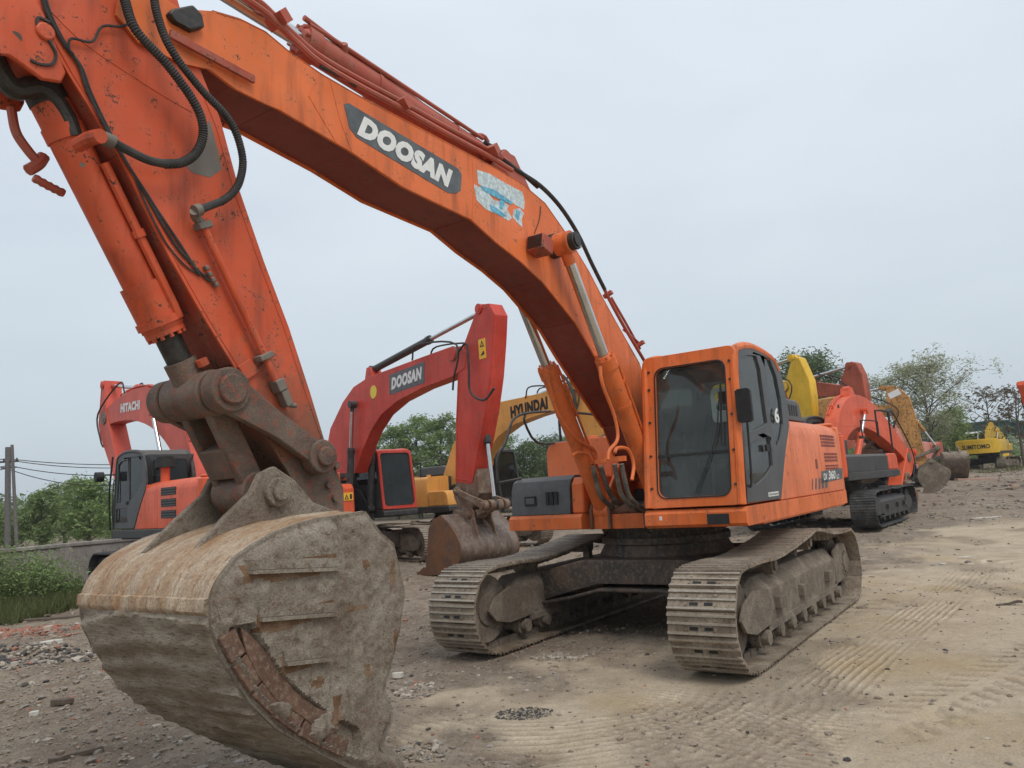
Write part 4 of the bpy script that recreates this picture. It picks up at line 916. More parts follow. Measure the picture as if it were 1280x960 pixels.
    poly = [ev+n_*.13-u*.05, ev+u*.5+n_*.2, pv+n_*.2-u*.1, pv+n_*.22+u*.2, tv+n_*.14+u*.06, tv+u*.14, tv-n_*.14+u*.04, pv-n_*.48+u*.12, pv-n_*.5-u*.3, ev+u*.6-n_*.26, ev-n_*.13-u*.05]
    poly = armpoly or [tuple(p) for p in poly]; e = MB(); e.xz(poly, -arm_hw, arm_hw); ao = e.build('arm', armm, root, bevel=.012, angle=40)
    for (bx, bz, br) in ((pivot[0], pivot[1], .17), (tail[0], tail[1], .11)):
        e = MB()
        for s_ in (1, -1): e.cyl((bx, s_*arm_hw*.9, bz), (bx, s_*(arm_hw+.035), bz), br, n=20); e.cyl((bx, s_*(arm_hw+.03), bz), (bx, s_*(arm_hw+.05), bz), br*.55, n=16)
        e.build('pin_boss', [MT['steel'] if br > .15 else armm], ao)
    e = MB()
    for s_ in (1, -1):
        cxm = sum(p[0] for p in poly)/len(poly); czm = sum(p[1] for p in poly)/len(poly); ring = [(cxm+(p[0]-cxm)*.93, czm+(p[1]-czm)*.96) for p in poly]
        e.tube([(p[0], s_*arm_hw, p[1]) for p in ring], .011, 5, sub=1)
    e.build('weld_seam', armm, ao)
    if link:
        # main arm direction and rotation from main frame
        ma = math.atan2(4.3-1.70, 6.6-5.45); na = math.atan2(u.y, u.x); r_ = na-ma+0.
        def T(p, ex=0.):
            dx, dz = (p[0]-BPIN[0])*bsc, (p[1]-BPIN[1])*bsc; cc, ss = math.cos(ex), math.sin(ex); return (end[0]+dx*cc-dz*ss, end[1]+dx*ss+dz*cc)
        K = T((6.24,2.33), krot); A = T((5.60,2.0), r_*.8); E_ = T((5.93,1.78), brot)
        hyd(root, 'bucket_cylinder', tuple(pv-n_*.62+u*.1), K, 0, .075, .62, dict(cyl=cylm or armm), .045, .09, pipe=False)
        linkage(root, K, E_, A, dict(link=(bmats or {}).get('ear', MT['rust'])), .27, .85)
        bm_ = bmats or dict(back=MT['brown_bucket'], low=MT['brown_bucket'], side=MT['rust_bucket'], ear=MT['rust'])
        bucket(root, bm_, lambda p: T(p, brot), bw, False)
    if side_text:
        body, t_a, t_b, hgt, sgn, plate_, shear = side_text
        e = MB(); Y = sgn*(hw+.002)
        def pos(t):
            p = [(1-t)**2*foot[k]+2*t*(1-t)*c[k]+t*t*pivot[k] for k in (0, 1)]; return Vector((p[0], Y, p[1]))
        A0, A1 = pos(t_a), pos(t_b)
        if sgn > 0: A0, A1 = A1, A0
        if tpos: A0, A1 = [Vector((p[0], Y, p[1])) for p in tpos]
        dx = A1-A0; up_ = Vector((0,0,1)); up_ = (up_-dx.normalized()*dx.normalized().z).normalized()
        if plate_:
            g = MB(); m_ = dx*.08; qq = [A0-m_-up_*hgt*.85, A1+m_*.6-up_*hgt*.85, A1+m_+up_*hgt*.8, A0-m_*.6+up_*hgt*.8]; yy = sorted((Y, Y+sgn*.004)); g.xz([(q.x, q.z) for q in qq], *yy); po = g.build('decal', MT['decal_grey'], bo)
        else: po = bo
        lettering(e, body, A0-up_*hgt*.5+Vector((0,sgn*.006,0)), dx, up_*hgt, .06, shear); e.build('lettering', text_mat or MT['white'], po, recalc=False)
    if extra: extra(root, bo, ao, dict(up=up, dn=dn, poly=poly, hw=hw, ah=arm_hw, pos=c))
    return root

def build_others():
    # red machine
    M = (-4.85, 21.6, R(-38)); z = 0.; q = lambda px, py, Y=0.: P(px, py, Y, M, z)
    z8 = lambda pts, Y: [P(380+.3856*a, 370+.3854*b, Y, M, z) for a, b in pts]
    def ex(root, bo, ao, I):
        e = MB(); c = P(466,490,-.2,M,z); e.cyl((c[0],-.18,c[1]),(c[0],-.188,c[1]),.17,n=28); e.build('round_sticker', MT['yellow_sticker'], bo)
        e = MB(); a = P(598,425,-.17,M,z); b = P(608,447,-.17,M,z); e.xz([(a[0],a[1]),(b[0],a[1]),(b[0],b[1]),(a[0],b[1])], -.176, -.17); so = e.build('warning_sticker', MT['warn'], ao)
        e = MB(); w_, h_ = b[0]-a[0], a[1]-b[1]; e.xz([(a[0]+.2*w_,b[1]+.6*h_),(a[0]+.8*w_,b[1]+.6*h_),(a[0]+.5*w_,b[1]+.92*h_)], -.179, -.176, [[(a[0]+.35*w_,b[1]+.66*h_),(a[0]+.65*w_,b[1]+.66*h_),(a[0]+.5*w_,b[1]+.82*h_)]]); e.xz([(a[0]+.2*w_,b[1]+.15*h_),(a[0]+.8*w_,b[1]+.2*h_),(a[0]+.7*w_,b[1]+.4*h_)], -.179, -.176); e.build('symbol', MT['black'], so)
        e = MB(); e.xz([(1.1,1.36),(1.1,2.08),(1.2,2.16),(1.4,2.14),(1.5,2.02),(1.52,1.36)], -1.05, -.40); tb = e.build('tool_box', MT['red_orange'], root, bevel=.06)
        e = MB(); e.xz(z8([(492,604),(545,612),(560,560),(568,640),(545,690),(505,700),(485,650)], -.172), -.172, .172); e.build('tip_plate', MT['rust'], ao, bevel=.01)
        e = MB(); e.yz([(-.72,1.72),(-.46,1.72),(-.46,1.92),(-.72,1.92)], 1.522, 1.526); so = e.build('warning_sticker', MT['warn'], tb)
        e = MB(); e.yz([(-.70,1.75),(-.58,1.75),(-.64,1.88)], 1.526, 1.529, [[(-.665,1.77),(-.615,1.77),(-.64,1.83)]]); e.box(1.526,1.529,-.55,-.49,1.75,1.88); e.build('symbol', MT['black'], so)
        e = MB(); Y=-.3; e.tube([(x,Y,zz) for x,zz in [q(573,440,Y),q(583,430,Y),q(586,462,Y),q(588,490,Y),q(605,500,Y),q(618,485,Y)]], .025, 6); e.build('hydraulic_hose', MT['hose'], ao)
    z8 = lambda pts, Y: [P(380+.3856*a, 370+.3854*b, Y, M, z) for a, b in pts]
    bp = z8([(72,500),(85,430),(125,345),(160,295),(210,262),(390,195),(470,166),(510,162),(528,185),(520,235),(480,262),(380,300),(300,342),(250,385),(215,440),(190,500),(165,575),(105,575)], -.18)
    ap = z8([(565,28),(600,24),(618,60),(614,150),(606,260),(590,380),(572,470),(553,560),(545,612),(490,604),(492,400),(498,260),(520,150)], -.17)
    machine('red excavator with a rusty bucket, round yellow sticker and dark DOOSAN plate on its boom', M, MT['red'], (2.35,4.35), q(575,443), q(607,387), q(584,633), foot=(.25,1.95), housem=MT['red_orange'], deckm=MT['black_steel'], cabm=MT['red'], side_text=('DOOSAN',.62,.86,.30,-1,True,.25), boompoly=bp, armpoly=ap, tpos=z8([(283,286),(384,248)],-.18), mid=z8([(158,352)],-.3)[0], acyl=z8([(225,262)],0)[0], cylm=MT['black_steel'], bt=(.92,.5), brot=R(-30), krot=R(-38), bsc=1.0, bw=.72, arm_hw=.17, track=MT['trackm'], extra=ex, unrot=0., hw=.18, bmats=dict(back=MT['brown_bucket'], low=MT['brown_bucket'], side=MT['rust_bucket'], ear=MT['rust'], ribs=False))
    # coral machine, seen from behind on the left
    M = (-6.9, 17.25, R(134)); z = 0.; q2 = lambda px, py, Y=0.: P(px, py, Y, M, z)
    def ex(root, bo, ao, I):
        e = MB()
        for k in range(3):
            zz = 1.60+k*.22; e.box(-1.95,-1.25,1.476,1.482,zz,zz+.15)
        ho = e.build('vent', MT['black'], root); e = MB()
        for k in range(3):
            for j in range(3): zz = 1.615+k*.22+j*.05; e.box(-1.93,-1.27,1.482,1.488,zz,zz+.02)
        e.build('slat', MT['grey'], ho)
        e = MB(); e.cyl((-.75,1.2,2.3),(-.75,1.2,2.62),.09,n=16); pc = e.build('pre_cleaner', MT['red_orange'], root); e = MB(); e.cyl((-.75,1.2,2.62),(-.75,1.2,2.80),.20,.19,n=20); e.cyl((-.75,1.2,2.80),(-.75,1.2,2.84),.16,n=20); e.build('cap', MT['black'], pc)
        e = MB(); e.tube([(1.3,1.3,2.6),(1.55,1.6,2.62),(1.6,1.7,2.6)], .015, 6); e.cyl((1.6,1.62,2.58),(1.6,1.78,2.58),.11,n=12); e.build('work_lamp', MT['black'], root)
        e = MB(); e.tube([(1.5,1.5,1.4),(1.5,1.52,2.2),(1.3,1.52,3.0)], .022, 6); e.build('grab_rail', MT['black'], root)
    machine('coral orange excavator with black cab and HITACHI boom beside the left concrete wall', M, MT['red_orange'], (2.2,4.62), q2(141,523), q2(139,482), q2(158,600), foot=(.25,1.95), boomm=MT['hred'], armm=MT['hred'], side_text=('HITACHI',.68,.86,.24,1,False,0.), extra=ex, bt=(.95,.6), cylm=MT['hred'], cover=False, hoodgrille=False, link=False)
    # loose parts by it
    # amber machine in the middle
    M = (-1.95, 24.6, R(-50)); z = 0.; q3 = lambda px, py, Y=0.: P(px, py, Y, M, z)
    def ex(root, bo, ao, I):
        e = MB(); e.box(-1.5,-.9,-1.484,-1.48,1.78,2.08); so = e.build('sticker', MT['blue'], root)
        e = MB(); e.xz([(-1.4,1.85),(-1.1,1.83),(-1.0,1.95),(-1.2,2.02),(-1.4,1.97)], -1.488, -1.484); e.build('print', MT['white'], so)
        e = MB()
        for s in (-.3,-.35,.3): e.tube([(x,s,zz) for x,zz in [q3(690,478,0),q3(712,470,0),q3(728,505,0),q3(722,540,0)]], .03, 6)
        e.build('hydraulic_hose', MT['hose'], ao)
    z4 = lambda pts, Y: [P(a, b, Y, M, z) for a, b in pts]
    bp = z4([(551,604),(566,556),(588,522),(612,505),(660,495),(700,486),(712,483),(722,490),(720,500),(706,509),(670,520),(642,531),(622,546),(606,572),(592,606),(566,616)], -.22)
    ap = z4([(706,482),(716,474),(726,482),(738,505),(757,545),(757,566),(744,570),(728,535),(712,506)], -.22)
    machine('amber yellow excavator with HYUNDAI on its boom, right behind the upright red arm', M, MT['amber'], (1.35,3.95), q3(718,498), q3(722,474), q3(752,566), foot=(-.1,2.0), side_text=('HYUNDAI',.60,.88,.36,-1,False,.1), text_mat=MT['black'], extra=ex, boompoly=bp, armpoly=ap, tpos=z4([(638,516),(685,503)],-.22), bt=(.85,.55), track=MT['trackm'], cylm=MT['amber'], hw=.22)
    # bright orange machine right behind the near one, boom lowered away
    M = (8.8, 22.0, R(-138)); z = slope(22.)
    def ex(root, bo, ao, I):
        e = MB(); e.tube([(1.0,-1.4,1.9),(1.0,-1.4,2.9),(.9,-1.4,3.0),(.0,-1.4,3.0),(-.1,-1.4,2.9),(-.1,-1.4,2.3)], .025, 6); e.build('handrail', MT['black'], root)
    machine('bright orange excavator with lowered boom and dark tracks, just behind the near machine', M, MT['red_orange'], (2.5,3.7), (6.7,1.75), (7.5,1.9), (5.6,.75), side_text=None, bt=(1.0,.6), cylm=MT['red_orange'], extra=ex, tankm=MT['black_steel'], tanklow=True, unrot=R(5), link=True, bsc=.6, bw=.45)
    zz = lambda M, pts, Y=0: [P(960+.25*a, 430+.25*b, Y, M, slope(M[1])) for a, b in pts]
    gx = lambda M, pts: [P(px, py, 0, M, slope(M[1])) for px, py in pts]
    M = (8.2, 32.0, R(-35)); a = gx(M, [(1056,489),(1064,457),(1080,560)])
    machine('weathered dull red excavator, its arm standing upright behind the bright orange one', M, MT['brown_red'], (2.5,4.4), *a, armpoly=zz(M, [(395,95),(415,88),(440,95),(468,150),(490,270),(480,330),(475,480),(400,480),(345,300),(352,250),(362,180)], -.17), arm_hw=.17, bt=(.8,.5), bsc=.7, bw=.5, cabm=MT['brown_red'])
    M = (5.4, 30.2, R(-35)); a = gx(M, [(984,482),(992,445),(1006,560)])
    machine('bright yellow excavator whose angular arm shows behind the near cab', M, MT['yellow'], (2.5,4.6), *a, armpoly=zz(M, [(118,62),(135,54),(155,60),(205,170),(218,260),(222,480),(160,480),(110,290),(90,240),(84,180)], -.17), arm_hw=.17, bt=(.8,.5), bsc=.7, bw=.5)
    M = (11.5, 36.5, R(-60)); a = gx(M, [(1112,515),(1104,485),(1150,580)])
    def ex(root, bo, ao, I):
        e = MB(); p = P(1117,492,-.22,M,slope(36.5)); e.xz([(p[0]-.25,p[1]+.02),(p[0]+.2,p[1]+.2),(p[0]+.3,p[1]-.05),(p[0]-.15,p[1]-.22)], -.228, -.222); e.build('sticker', MT['white'], ao)
    machine('stained ochre excavator with white sticker on its arm and a brown bucket on the dirt', M, MT['dirty_yellow'], (2.0,4.2), *a, bt=(.85,.6), bsc=.95, bw=.6, extra=ex, armpoly=zz(M, [(590,212),(620,205),(660,222),(705,262),(735,350),(755,430),(775,510),(800,600),(770,620),(735,590),(690,490),(640,400),(598,330),(590,280)], -.22), arm_hw=.22, bmats=dict(back=MT['frame_mud'], low=MT['frame_mud'], side=MT['frame_mud'], ear=MT['frame_mud']))
    M = (20.3, 41.5, R(-143))
    machine('sun bleached pinkish red excavator half hidden behind the ochre one', M, MT['pink'], (2.3,3.6), (5.8,1.6), (6.6,1.9), (5.0,.8), bt=(.9,.5), bsc=.6, bw=.45, cabm=MT['pink'])
    M = (24.3, 50.5, R(62))
    machine('dull red excavator with black cab far behind, left of the far yellow machine', M, MT['brown_red'], (2.4,3.3), (5.6,1.9), (6.2,2.5), (4.8,1.0), bt=(.8,.5), bsc=.7, bw=.5)
    M = (37.4, 62.0, R(-136))
    machine('yellow excavator with white cab and SUMITOMO across its counterweight, far right', M, MT['yellow'], (2.5,3.5), (6.3,1.6), (7.0,1.9), (5.4,.8), bt=(.9,.5), bsc=.6, bw=.45, cabm=MT['whitecab'], cw_text='SUMITOMO', track=MT['trackm'], cover=False)
    M = (24.9, 33.6, R(53)); a = gx(M, [(1292,499),(1281,480),(1320,570)])
    machine('red excavator at the far right edge, only its arm reaching into view', M, MT['red_orange'], (2.4,4.2), *a, bt=(.8,.5), link=False)

main_machine()
build_others()

# ------------------------------------------------------------------ ground
def vnoise(x, y, seed):
    g = np.random.default_rng(seed).random((256, 256)); i = np.floor(x).astype(int); j = np.floor(y).astype(int); fx_, fy_ = x-i, y-j
    fx_ = fx_*fx_*(3-2*fx_); fy_ = fy_*fy_*(3-2*fy_); a = lambda p, q: g[p % 256, q % 256]
    return (a(i,j)*(1-fx_)+a(i+1,j)*fx_)*(1-fy_)+(a(i,j+1)*(1-fx_)+a(i+1,j+1)*fx_)*fy_
def sst(a, b, x): t = np.clip((x-a)/(b-a), 0, 1); return t*t*(3-2*t)
TA, TB = np.array(G(520, 965)), np.array(G(1105, 690)); TD = (TB-TA)/np.linalg.norm(TB-TA)
def tan_mask(x, y):
    sd = (x-TA[0])*TD[1]-(y-TA[1])*TD[0]              # >0 to the right of the line
    w = (vnoise(x*.6+9, y*.6, 5)-.5)*2.2+(vnoise(x*2.3, y*2.3, 6)-.5)*1.5+(vnoise(x*8, y*8, 16)-.5)*.7
    m = sst(-.5, .9, sd+w)*(1-.55*sst(.62, .8, vnoise(x*1.3+5, y*1.0, 17))); far = sst(24, 15, y+(vnoise(x*.4, y*.4, 8)-.5)*8)
    return m*far
def base_slope(y, x): return .018*np.clip(np.minimum(y, 120)-10, 0, None)*sst(1, 7, x)
r1a, r1b = np.array(G(985, 900)), np.array(G(1215, 715)); r2a, r2b = np.array(G(1110, 910)), np.array(G(1290, 822)); r3a, r3b = np.array(G(880, 955)), np.array(G(1120, 790))
def lane(x, y, a, b):
    d = (b-a)/np.linalg.norm(b-a); u = (x-a[0])*d[0]+(y-a[1])*d[1]; v = (x-a[0])*d[1]-(y-a[1])*d[0]; return u, v
FX, FY = -math.sin(MAIN[2]), -math.cos(MAIN[2])
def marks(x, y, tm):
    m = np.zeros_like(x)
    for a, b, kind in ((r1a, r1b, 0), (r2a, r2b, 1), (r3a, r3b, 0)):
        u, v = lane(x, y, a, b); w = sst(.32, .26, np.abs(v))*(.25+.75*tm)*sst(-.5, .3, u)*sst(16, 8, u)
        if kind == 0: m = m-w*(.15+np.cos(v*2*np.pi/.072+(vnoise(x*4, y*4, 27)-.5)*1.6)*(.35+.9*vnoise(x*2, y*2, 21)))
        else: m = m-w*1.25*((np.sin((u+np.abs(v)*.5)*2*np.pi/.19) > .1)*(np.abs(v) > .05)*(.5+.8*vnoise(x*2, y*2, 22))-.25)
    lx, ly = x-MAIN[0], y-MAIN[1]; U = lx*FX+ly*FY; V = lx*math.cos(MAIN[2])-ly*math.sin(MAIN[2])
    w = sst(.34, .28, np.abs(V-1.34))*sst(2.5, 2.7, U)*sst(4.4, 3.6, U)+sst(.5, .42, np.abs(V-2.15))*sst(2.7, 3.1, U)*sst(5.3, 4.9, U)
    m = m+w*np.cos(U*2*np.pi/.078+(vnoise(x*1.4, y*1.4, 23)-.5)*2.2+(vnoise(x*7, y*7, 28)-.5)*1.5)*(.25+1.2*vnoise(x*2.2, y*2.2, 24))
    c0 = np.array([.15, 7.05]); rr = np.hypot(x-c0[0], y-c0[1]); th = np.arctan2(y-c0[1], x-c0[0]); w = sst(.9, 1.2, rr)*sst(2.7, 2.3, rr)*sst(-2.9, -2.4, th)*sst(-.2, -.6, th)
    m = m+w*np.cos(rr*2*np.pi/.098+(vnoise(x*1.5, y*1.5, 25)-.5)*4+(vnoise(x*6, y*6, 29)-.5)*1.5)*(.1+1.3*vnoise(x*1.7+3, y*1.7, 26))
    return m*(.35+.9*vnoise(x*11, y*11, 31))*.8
def height(x, y, fine=True):
    z = base_slope(y, x); tm = tan_mask(x, y); ru = 1-tm
    z = z+(vnoise(x*.35, y*.35, 1)-.5)*.10*sst(3, 9, np.hypot(x-1.7, y-9.5))+(vnoise(x*1.1, y*1.1, 2)-.5)*(.025+.045*ru)
    far_r = sst(15, 26, y)*sst(6, 12, x)
    z = z+(vnoise(x*.9, y*.9, 12)-.3)*.22*far_r
    z = z+(vnoise(x*3.1, y*3.1, 3)-.5)*(.008+.035*ru)
    z = z-.05*np.exp(-(((x-G(1168,893)[0])/.13)**2+((y-G(1168,893)[1])/.10)**2))
    if fine:
        z = z+(vnoise(x*9, y*9, 4)-.5)*(.009+.026*ru)+(vnoise(x*27, y*27, 7)-.5)*(.006+.014*ru)
        z = z+.012*marks(x, y, tm)-.003*np.clip(np.abs(marks(x, y, tm)), 0, 1)
    lx, ly = x-MAIN[0], y-MAIN[1]; U = lx*FX+ly*FY; V = lx*math.cos(MAIN[2])-ly*math.sin(MAIN[2])
    fm = sst(.62, .36, np.abs(np.abs(V)-1.34))*sst(2.95, 2.5, np.abs(U)); z = z*(1-fm)-.016*fm
    # low rubble berm at the left
    z = z+.16*np.exp(-(((x+7.6)/2.6)**2+((y-9.6)/1.6)**2))*(.5+vnoise(x*2, y*2, 30))
    return z
def gz(x, y): return float(height(np.array([float(x)]), np.array([float(y)]), False)[0])
def axis(dense0, dense1, st, lo, hi, k=1.09):
    a = list(np.arange(dense0, dense1+1e-6, st)); s = st
    while a[-1] < hi: s *= k; a.append(a[-1]+s)
    s = st; b = []; p = dense0
    while p > lo: s *= k; p -= s; b.append(p)
    return np.array(b[::-1]+a)
xs = axis(-5.2, 6.5, .026, -3000, 3000, 1.045); ys = axis(4.0, 8.6, .022, -60, 4000, 1.016)
XX, YY = np.meshgrid(xs, ys); ZZ = height(XX, YY); nX, nY = len(xs), len(ys)
co = np.stack([XX, YY, ZZ], -1).reshape(-1, 3); tm = tan_mask(XX, YY).reshape(-1)
idx = np.arange(nX*nY).reshape(nY, nX); quads = np.stack([idx[:-1,:-1], idx[:-1,1:], idx[1:,1:], idx[1:,:-1]], -1).reshape(-1, 4)
def np_mesh(name, co, quads, mats, parent=None, smooth=True, k=4, mi=None):
    me = bpy.data.meshes.new(name); me.vertices.add(len(co)); me.vertices.foreach_set('co', np.ascontiguousarray(co, dtype=np.float32).ravel())
    me.loops.add(len(quads)*k); me.loops.foreach_set('vertex_index', np.ascontiguousarray(quads, dtype=np.int32).ravel())
    me.polygons.add(len(quads)); me.polygons.foreach_set('loop_start', np.arange(0, len(quads)*k, k, dtype=np.int32))
    for m in mats: me.materials.append(m)
    if mi is not None: me.polygons.foreach_set('material_index', np.ascontiguousarray(mi, dtype=np.int32))
    me.update(calc_edges=True); me.polygons.foreach_set('use_smooth', [smooth]*len(quads)); me.update()
    o = bpy.data.objects.new(name, me); COL.objects.link(o); o.parent = parent; return o
def ground_mat():
    m, nt, N, Lk, bs = newmat('packed dirt and dust'); tc = N.new('ShaderNodeTexCoord').outputs['Object']
    at = N.new('ShaderNodeAttribute'); at.attribute_name = 'dust'; t = at.outputs['Fac']
    n0 = noise(nt, tc, .45, 5, .6); n1 = noise(nt, tc, 2.2, 6, .65); n2 = noise(nt, tc, 11, 6, .7); n3 = noise(nt, tc, 60, 5, .75)
    dusty = mix(nt, ramp(nt, n1, .3, .7), (.41,.33,.235), (.55,.46,.345)); dusty = mix(nt, ramp(nt, n0, .52, .68), dusty, (.43,.33,.20)); dusty = mix(nt, math_(nt, 'MULTIPLY', ramp(nt, n2, .5, .75), .5), dusty, (.26,.205,.155))
    rough_ = mix(nt, ramp(nt, n1, .35, .65), (.185,.145,.108), (.31,.253,.193)); rough_ = mix(nt, ramp(nt, n2, .5, .66), rough_, (.32,.27,.22)); rough_ = mix(nt, math_(nt, 'MULTIPLY', ramp(nt, n0, .5, .7), .6), rough_, (.15,.105,.085))
    c = mix(nt, t, rough_, dusty)
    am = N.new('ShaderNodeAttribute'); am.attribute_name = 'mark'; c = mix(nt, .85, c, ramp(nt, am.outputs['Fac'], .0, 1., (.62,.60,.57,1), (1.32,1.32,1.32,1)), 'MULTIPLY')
    sp = noise(nt, tc, 38, 3, .6); c = mix(nt, ramp(nt, sp, .68, .72), c, (.52,.48,.42)); c = mix(nt, ramp(nt, sp, .24, .30, (1,1,1,1), (0,0,0,1)), c, (.10,.08,.065))
    c = mix(nt, .55, c, mix(nt, ramp(nt, n3, .3, .72), (.55,.55,.55), (1.35,1.35,1.35)), 'MULTIPLY')
    Lk.new(c, bs.inputs['Base Color']); bs.inputs['Roughness'].default_value = .95; bs.inputs['Specular IOR Level'].default_value = .15
    h = math_(nt, 'ADD', math_(nt, 'MULTIPLY', n2, .5), math_(nt, 'MULTIPLY', n3, .5)); Lk.new(bump(nt, h, .95, .03), bs.inputs['Normal']); return m
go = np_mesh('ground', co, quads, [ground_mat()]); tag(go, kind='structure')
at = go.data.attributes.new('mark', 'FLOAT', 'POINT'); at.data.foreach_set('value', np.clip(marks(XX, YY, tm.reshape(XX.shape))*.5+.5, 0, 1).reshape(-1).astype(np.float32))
at = go.data.attributes.new('dust', 'FLOAT', 'POINT'); at.data.foreach_set('value', tm.astype(np.float32))

# stones: one mesh of many small angular chunks
def ico():
    bm = bmesh.new(); bmesh.ops.create_icosphere(bm, subdivisions=1, radius=1); v = np.array([q.co[:] for q in bm.verts]); f = np.array([[q.index for q in p.verts] for p in bm.faces]); bm.free(); return v, f
IV, IF = ico()
def chunks(name, pts, sizes, mats, mi, flat=.6, label=None, kind='stuff', cat=None):
    n = len(pts); V = np.repeat(IV[None], n, 0)*rng.uniform(.55, 1.25, (n, len(IV), 1)); V = V*rng.uniform(.5, 1.2, (n, 1, 3))*np.array([1, 1, flat]); a = rng.uniform(0, 6.28, n); c, s_ = np.cos(a)[:, None], np.sin(a)[:, None]
    V = np.stack([V[..., 0]*c-V[..., 1]*s_, V[..., 0]*s_+V[..., 1]*c, V[..., 2]], -1)*sizes[:, None, None]+pts[:, None, :]
    F = (IF[None]+np.arange(n)[:, None, None]*len(IV)).reshape(-1, 3)
    o = np_mesh(name, V.reshape(-1, 3), F, mats, smooth=False, k=3, mi=np.repeat(mi, len(IF))); tag(o, label, cat, kind=kind); return o
stone_m = [plain('brown clod', (.235,.19,.145), .95, 0, .3, 20, .4), plain('grey stone', (.24,.21,.175), .9, 0, .3, 20, .4), plain('pale stone', (.38,.33,.27), .9, 0, .2, 20, .3), plain('brick red chip', (.30,.135,.09), .9, 0, .25, 20, .3), plain('dark chip', (.06,.055,.05), .9, 0, .3, 20, .3)]
def scatter(n, x0, x1, y0, y1, smin, smax, keep):
    x = rng.uniform(x0, x1, n); y = rng.uniform(y0, y1, n); k = rng.random(n) < keep(x, y); x, y = x[k], y[k]
    s_ = smin+(smax-smin)*rng.random(len(x))**4; z = height(x, y)+s_*.12; return np.stack([x, y, z], -1), s_
kp = lambda x, y: (1-tan_mask(x, y))**1.4+.11
A_ = scatter(46000, -7, 8, 4.2, 12, .004, .03, kp); B_ = scatter(12000, -14, 22, 9, 26, .012, .07, kp); C_ = scatter(9000, 3, 45, 20, 60, .03, .16, lambda x, y: np.full(len(x), .8)); D_ = scatter(3500, -6.5, -1.5, 5, 9, .01, .05, kp)
pts = np.concatenate([A_[0], B_[0], C_[0], D_[0]]); sz = np.concatenate([A_[1], B_[1], C_[1], D_[1]])
chunks('gravel', pts, sz, stone_m, rng.choice(5, len(pts), p=[.63,.27,.045,.02,.035]), label='scattered clods, stones and rubble chips lying over the yard dirt', cat='gravel')
def pile(name, label, cat, px, py, rx, ry, n, smin, smax, probs):
    x0, y0 = G(px, py); a = rng.uniform(0, 6.28, n); r = rng.random(n)**.6; x = x0+np.cos(a)*r*rx; y = y0+np.sin(a)*r*ry; s_ = smin+(smax-smin)*rng.random(n)**2; z = height(x, y)+s_*.25*(1.3-r)
    chunks(name, np.stack([x, y, z], -1), s_, stone_m, rng.choice(5, n, p=probs), label=label, cat=cat)
pile('charcoal', 'patch of black charred chips on the dust in front of the near excavator', 'charcoal', 655, 890, .23, .17, 520, .005, .022, [.15,.12,.03,0,.7])
pile('rubble', 'small heap of pale broken stones in front of the near left track', 'rubble', 698, 822, .30, .18, 160, .01, .04, [.3,.4,.28,.02,0])
pile('rubble', 'clods and pale stones heaped beside the near bucket', 'rubble', 505, 862, .35, .35, 420, .01, .05, [.6,.2,.17,.03,0])
pile('rubble', 'grey brown clods at the foot of the big bucket, bottom edge', 'rubble', 515, 935, .25, .2, 260, .01, .045, [.6,.25,.12,0,.03])
pile('rubble', 'black and grey rubble spread on the ground at the far left', 'rubble', 22, 835, 1.0, .6, 900, .012, .07, [.2,.25,.13,.02,.4])
pile('brick_rubble', 'orange red broken brick pile at the left edge', 'rubble', 12, 795, 1.1, .7, 650, .02, .09, [.12,.08,.05,.75,0])
pile('brick_rubble', 'reddish brick chips beside the big bucket at left', 'rubble', 45, 800, .9, .4, 320, .012, .05, [.3,.1,.05,.55,0])

def debris(name, label, cat, px, py, L, W, H, ang, mat, seed=1, kind=0):
    x, y = G(px, py); r = random.Random(seed); mb = MB()
    if kind == 0:                                      # splintered board
        n = 7; vs = []; 
        for i in range(n): t = i/(n-1)-.5; w = W*(.5+r.uniform(-.12,.12)); h = H*(1+r.uniform(-.1,.1)); dz = math.sin(t*3)*.02+r.uniform(-.004,.004); vs += [(t*L, -w, dz), (t*L, w, dz), (t*L, w, h+dz), (t*L, -w, h+dz)]
        fs = [(4*i+k, 4*i+(k+1) % 4, 4*i+4+(k+1) % 4, 4*i+4+k) for i in range(n-1) for k in range(4)]+[(0,1,2,3), tuple(4*(n-1)+k for k in range(4))]; mb.add(vs, fs)
    else:                                              # broken slab
        k = 9; pts_ = [(math.cos(2*math.pi*i/k)*L*.5*r.uniform(.7,1.1), math.sin(2*math.pi*i/k)*W*.5*r.uniform(.7,1.1)) for i in range(k)]; mb.xy(pts_, 0, H)
    o = mb.build(name, mat, None, bevel=min(H, W)*.12); tag(o, label, cat); o.location = (x, y, gz(x, y)+.005); o.rotation_euler = (r.uniform(-.08,.08), r.uniform(-.08,.08), R(ang)); return o
wood = plain('weathered board', (.34,.25,.18), .85, 0, .3, 25, .3); pale = plain('pale plaster', (.55,.52,.46), .85, 0, .15, 25, .2); darkw = plain('dark wet board', (.10,.075,.055), .8, 0, .3, 25, .3); pinkb = plain('pinkish board', (.45,.27,.21), .85, 0, .2, 25, .2)
debris('concrete_block', 'pale broken block on the dark rubble at left', 'block', 63, 817, .28, .12, .06, 15, pale, 2, 1)
debris('wooden_board', 'pinkish board on the ground below the concrete wall', 'board', 75, 758, 1.5, .16, .05, 8, pinkb, 3)
debris('wooden_board', 'long dark strip of board in front of the left concrete wall', 'board', 60, 775, 1.9, .12, .05, 12, darkw, 4)
debris('stone', 'dark oval stone on the ground left of the big bucket', 'stone', 78, 880, .20, .11, .05, 20, darkw, 5, 1)
debris('plank', 'pink plank lying on the dirt in front of the SUMITOMO machine', 'plank', 1228, 600, 3.0, .3, .10, 3, pinkb, 6)
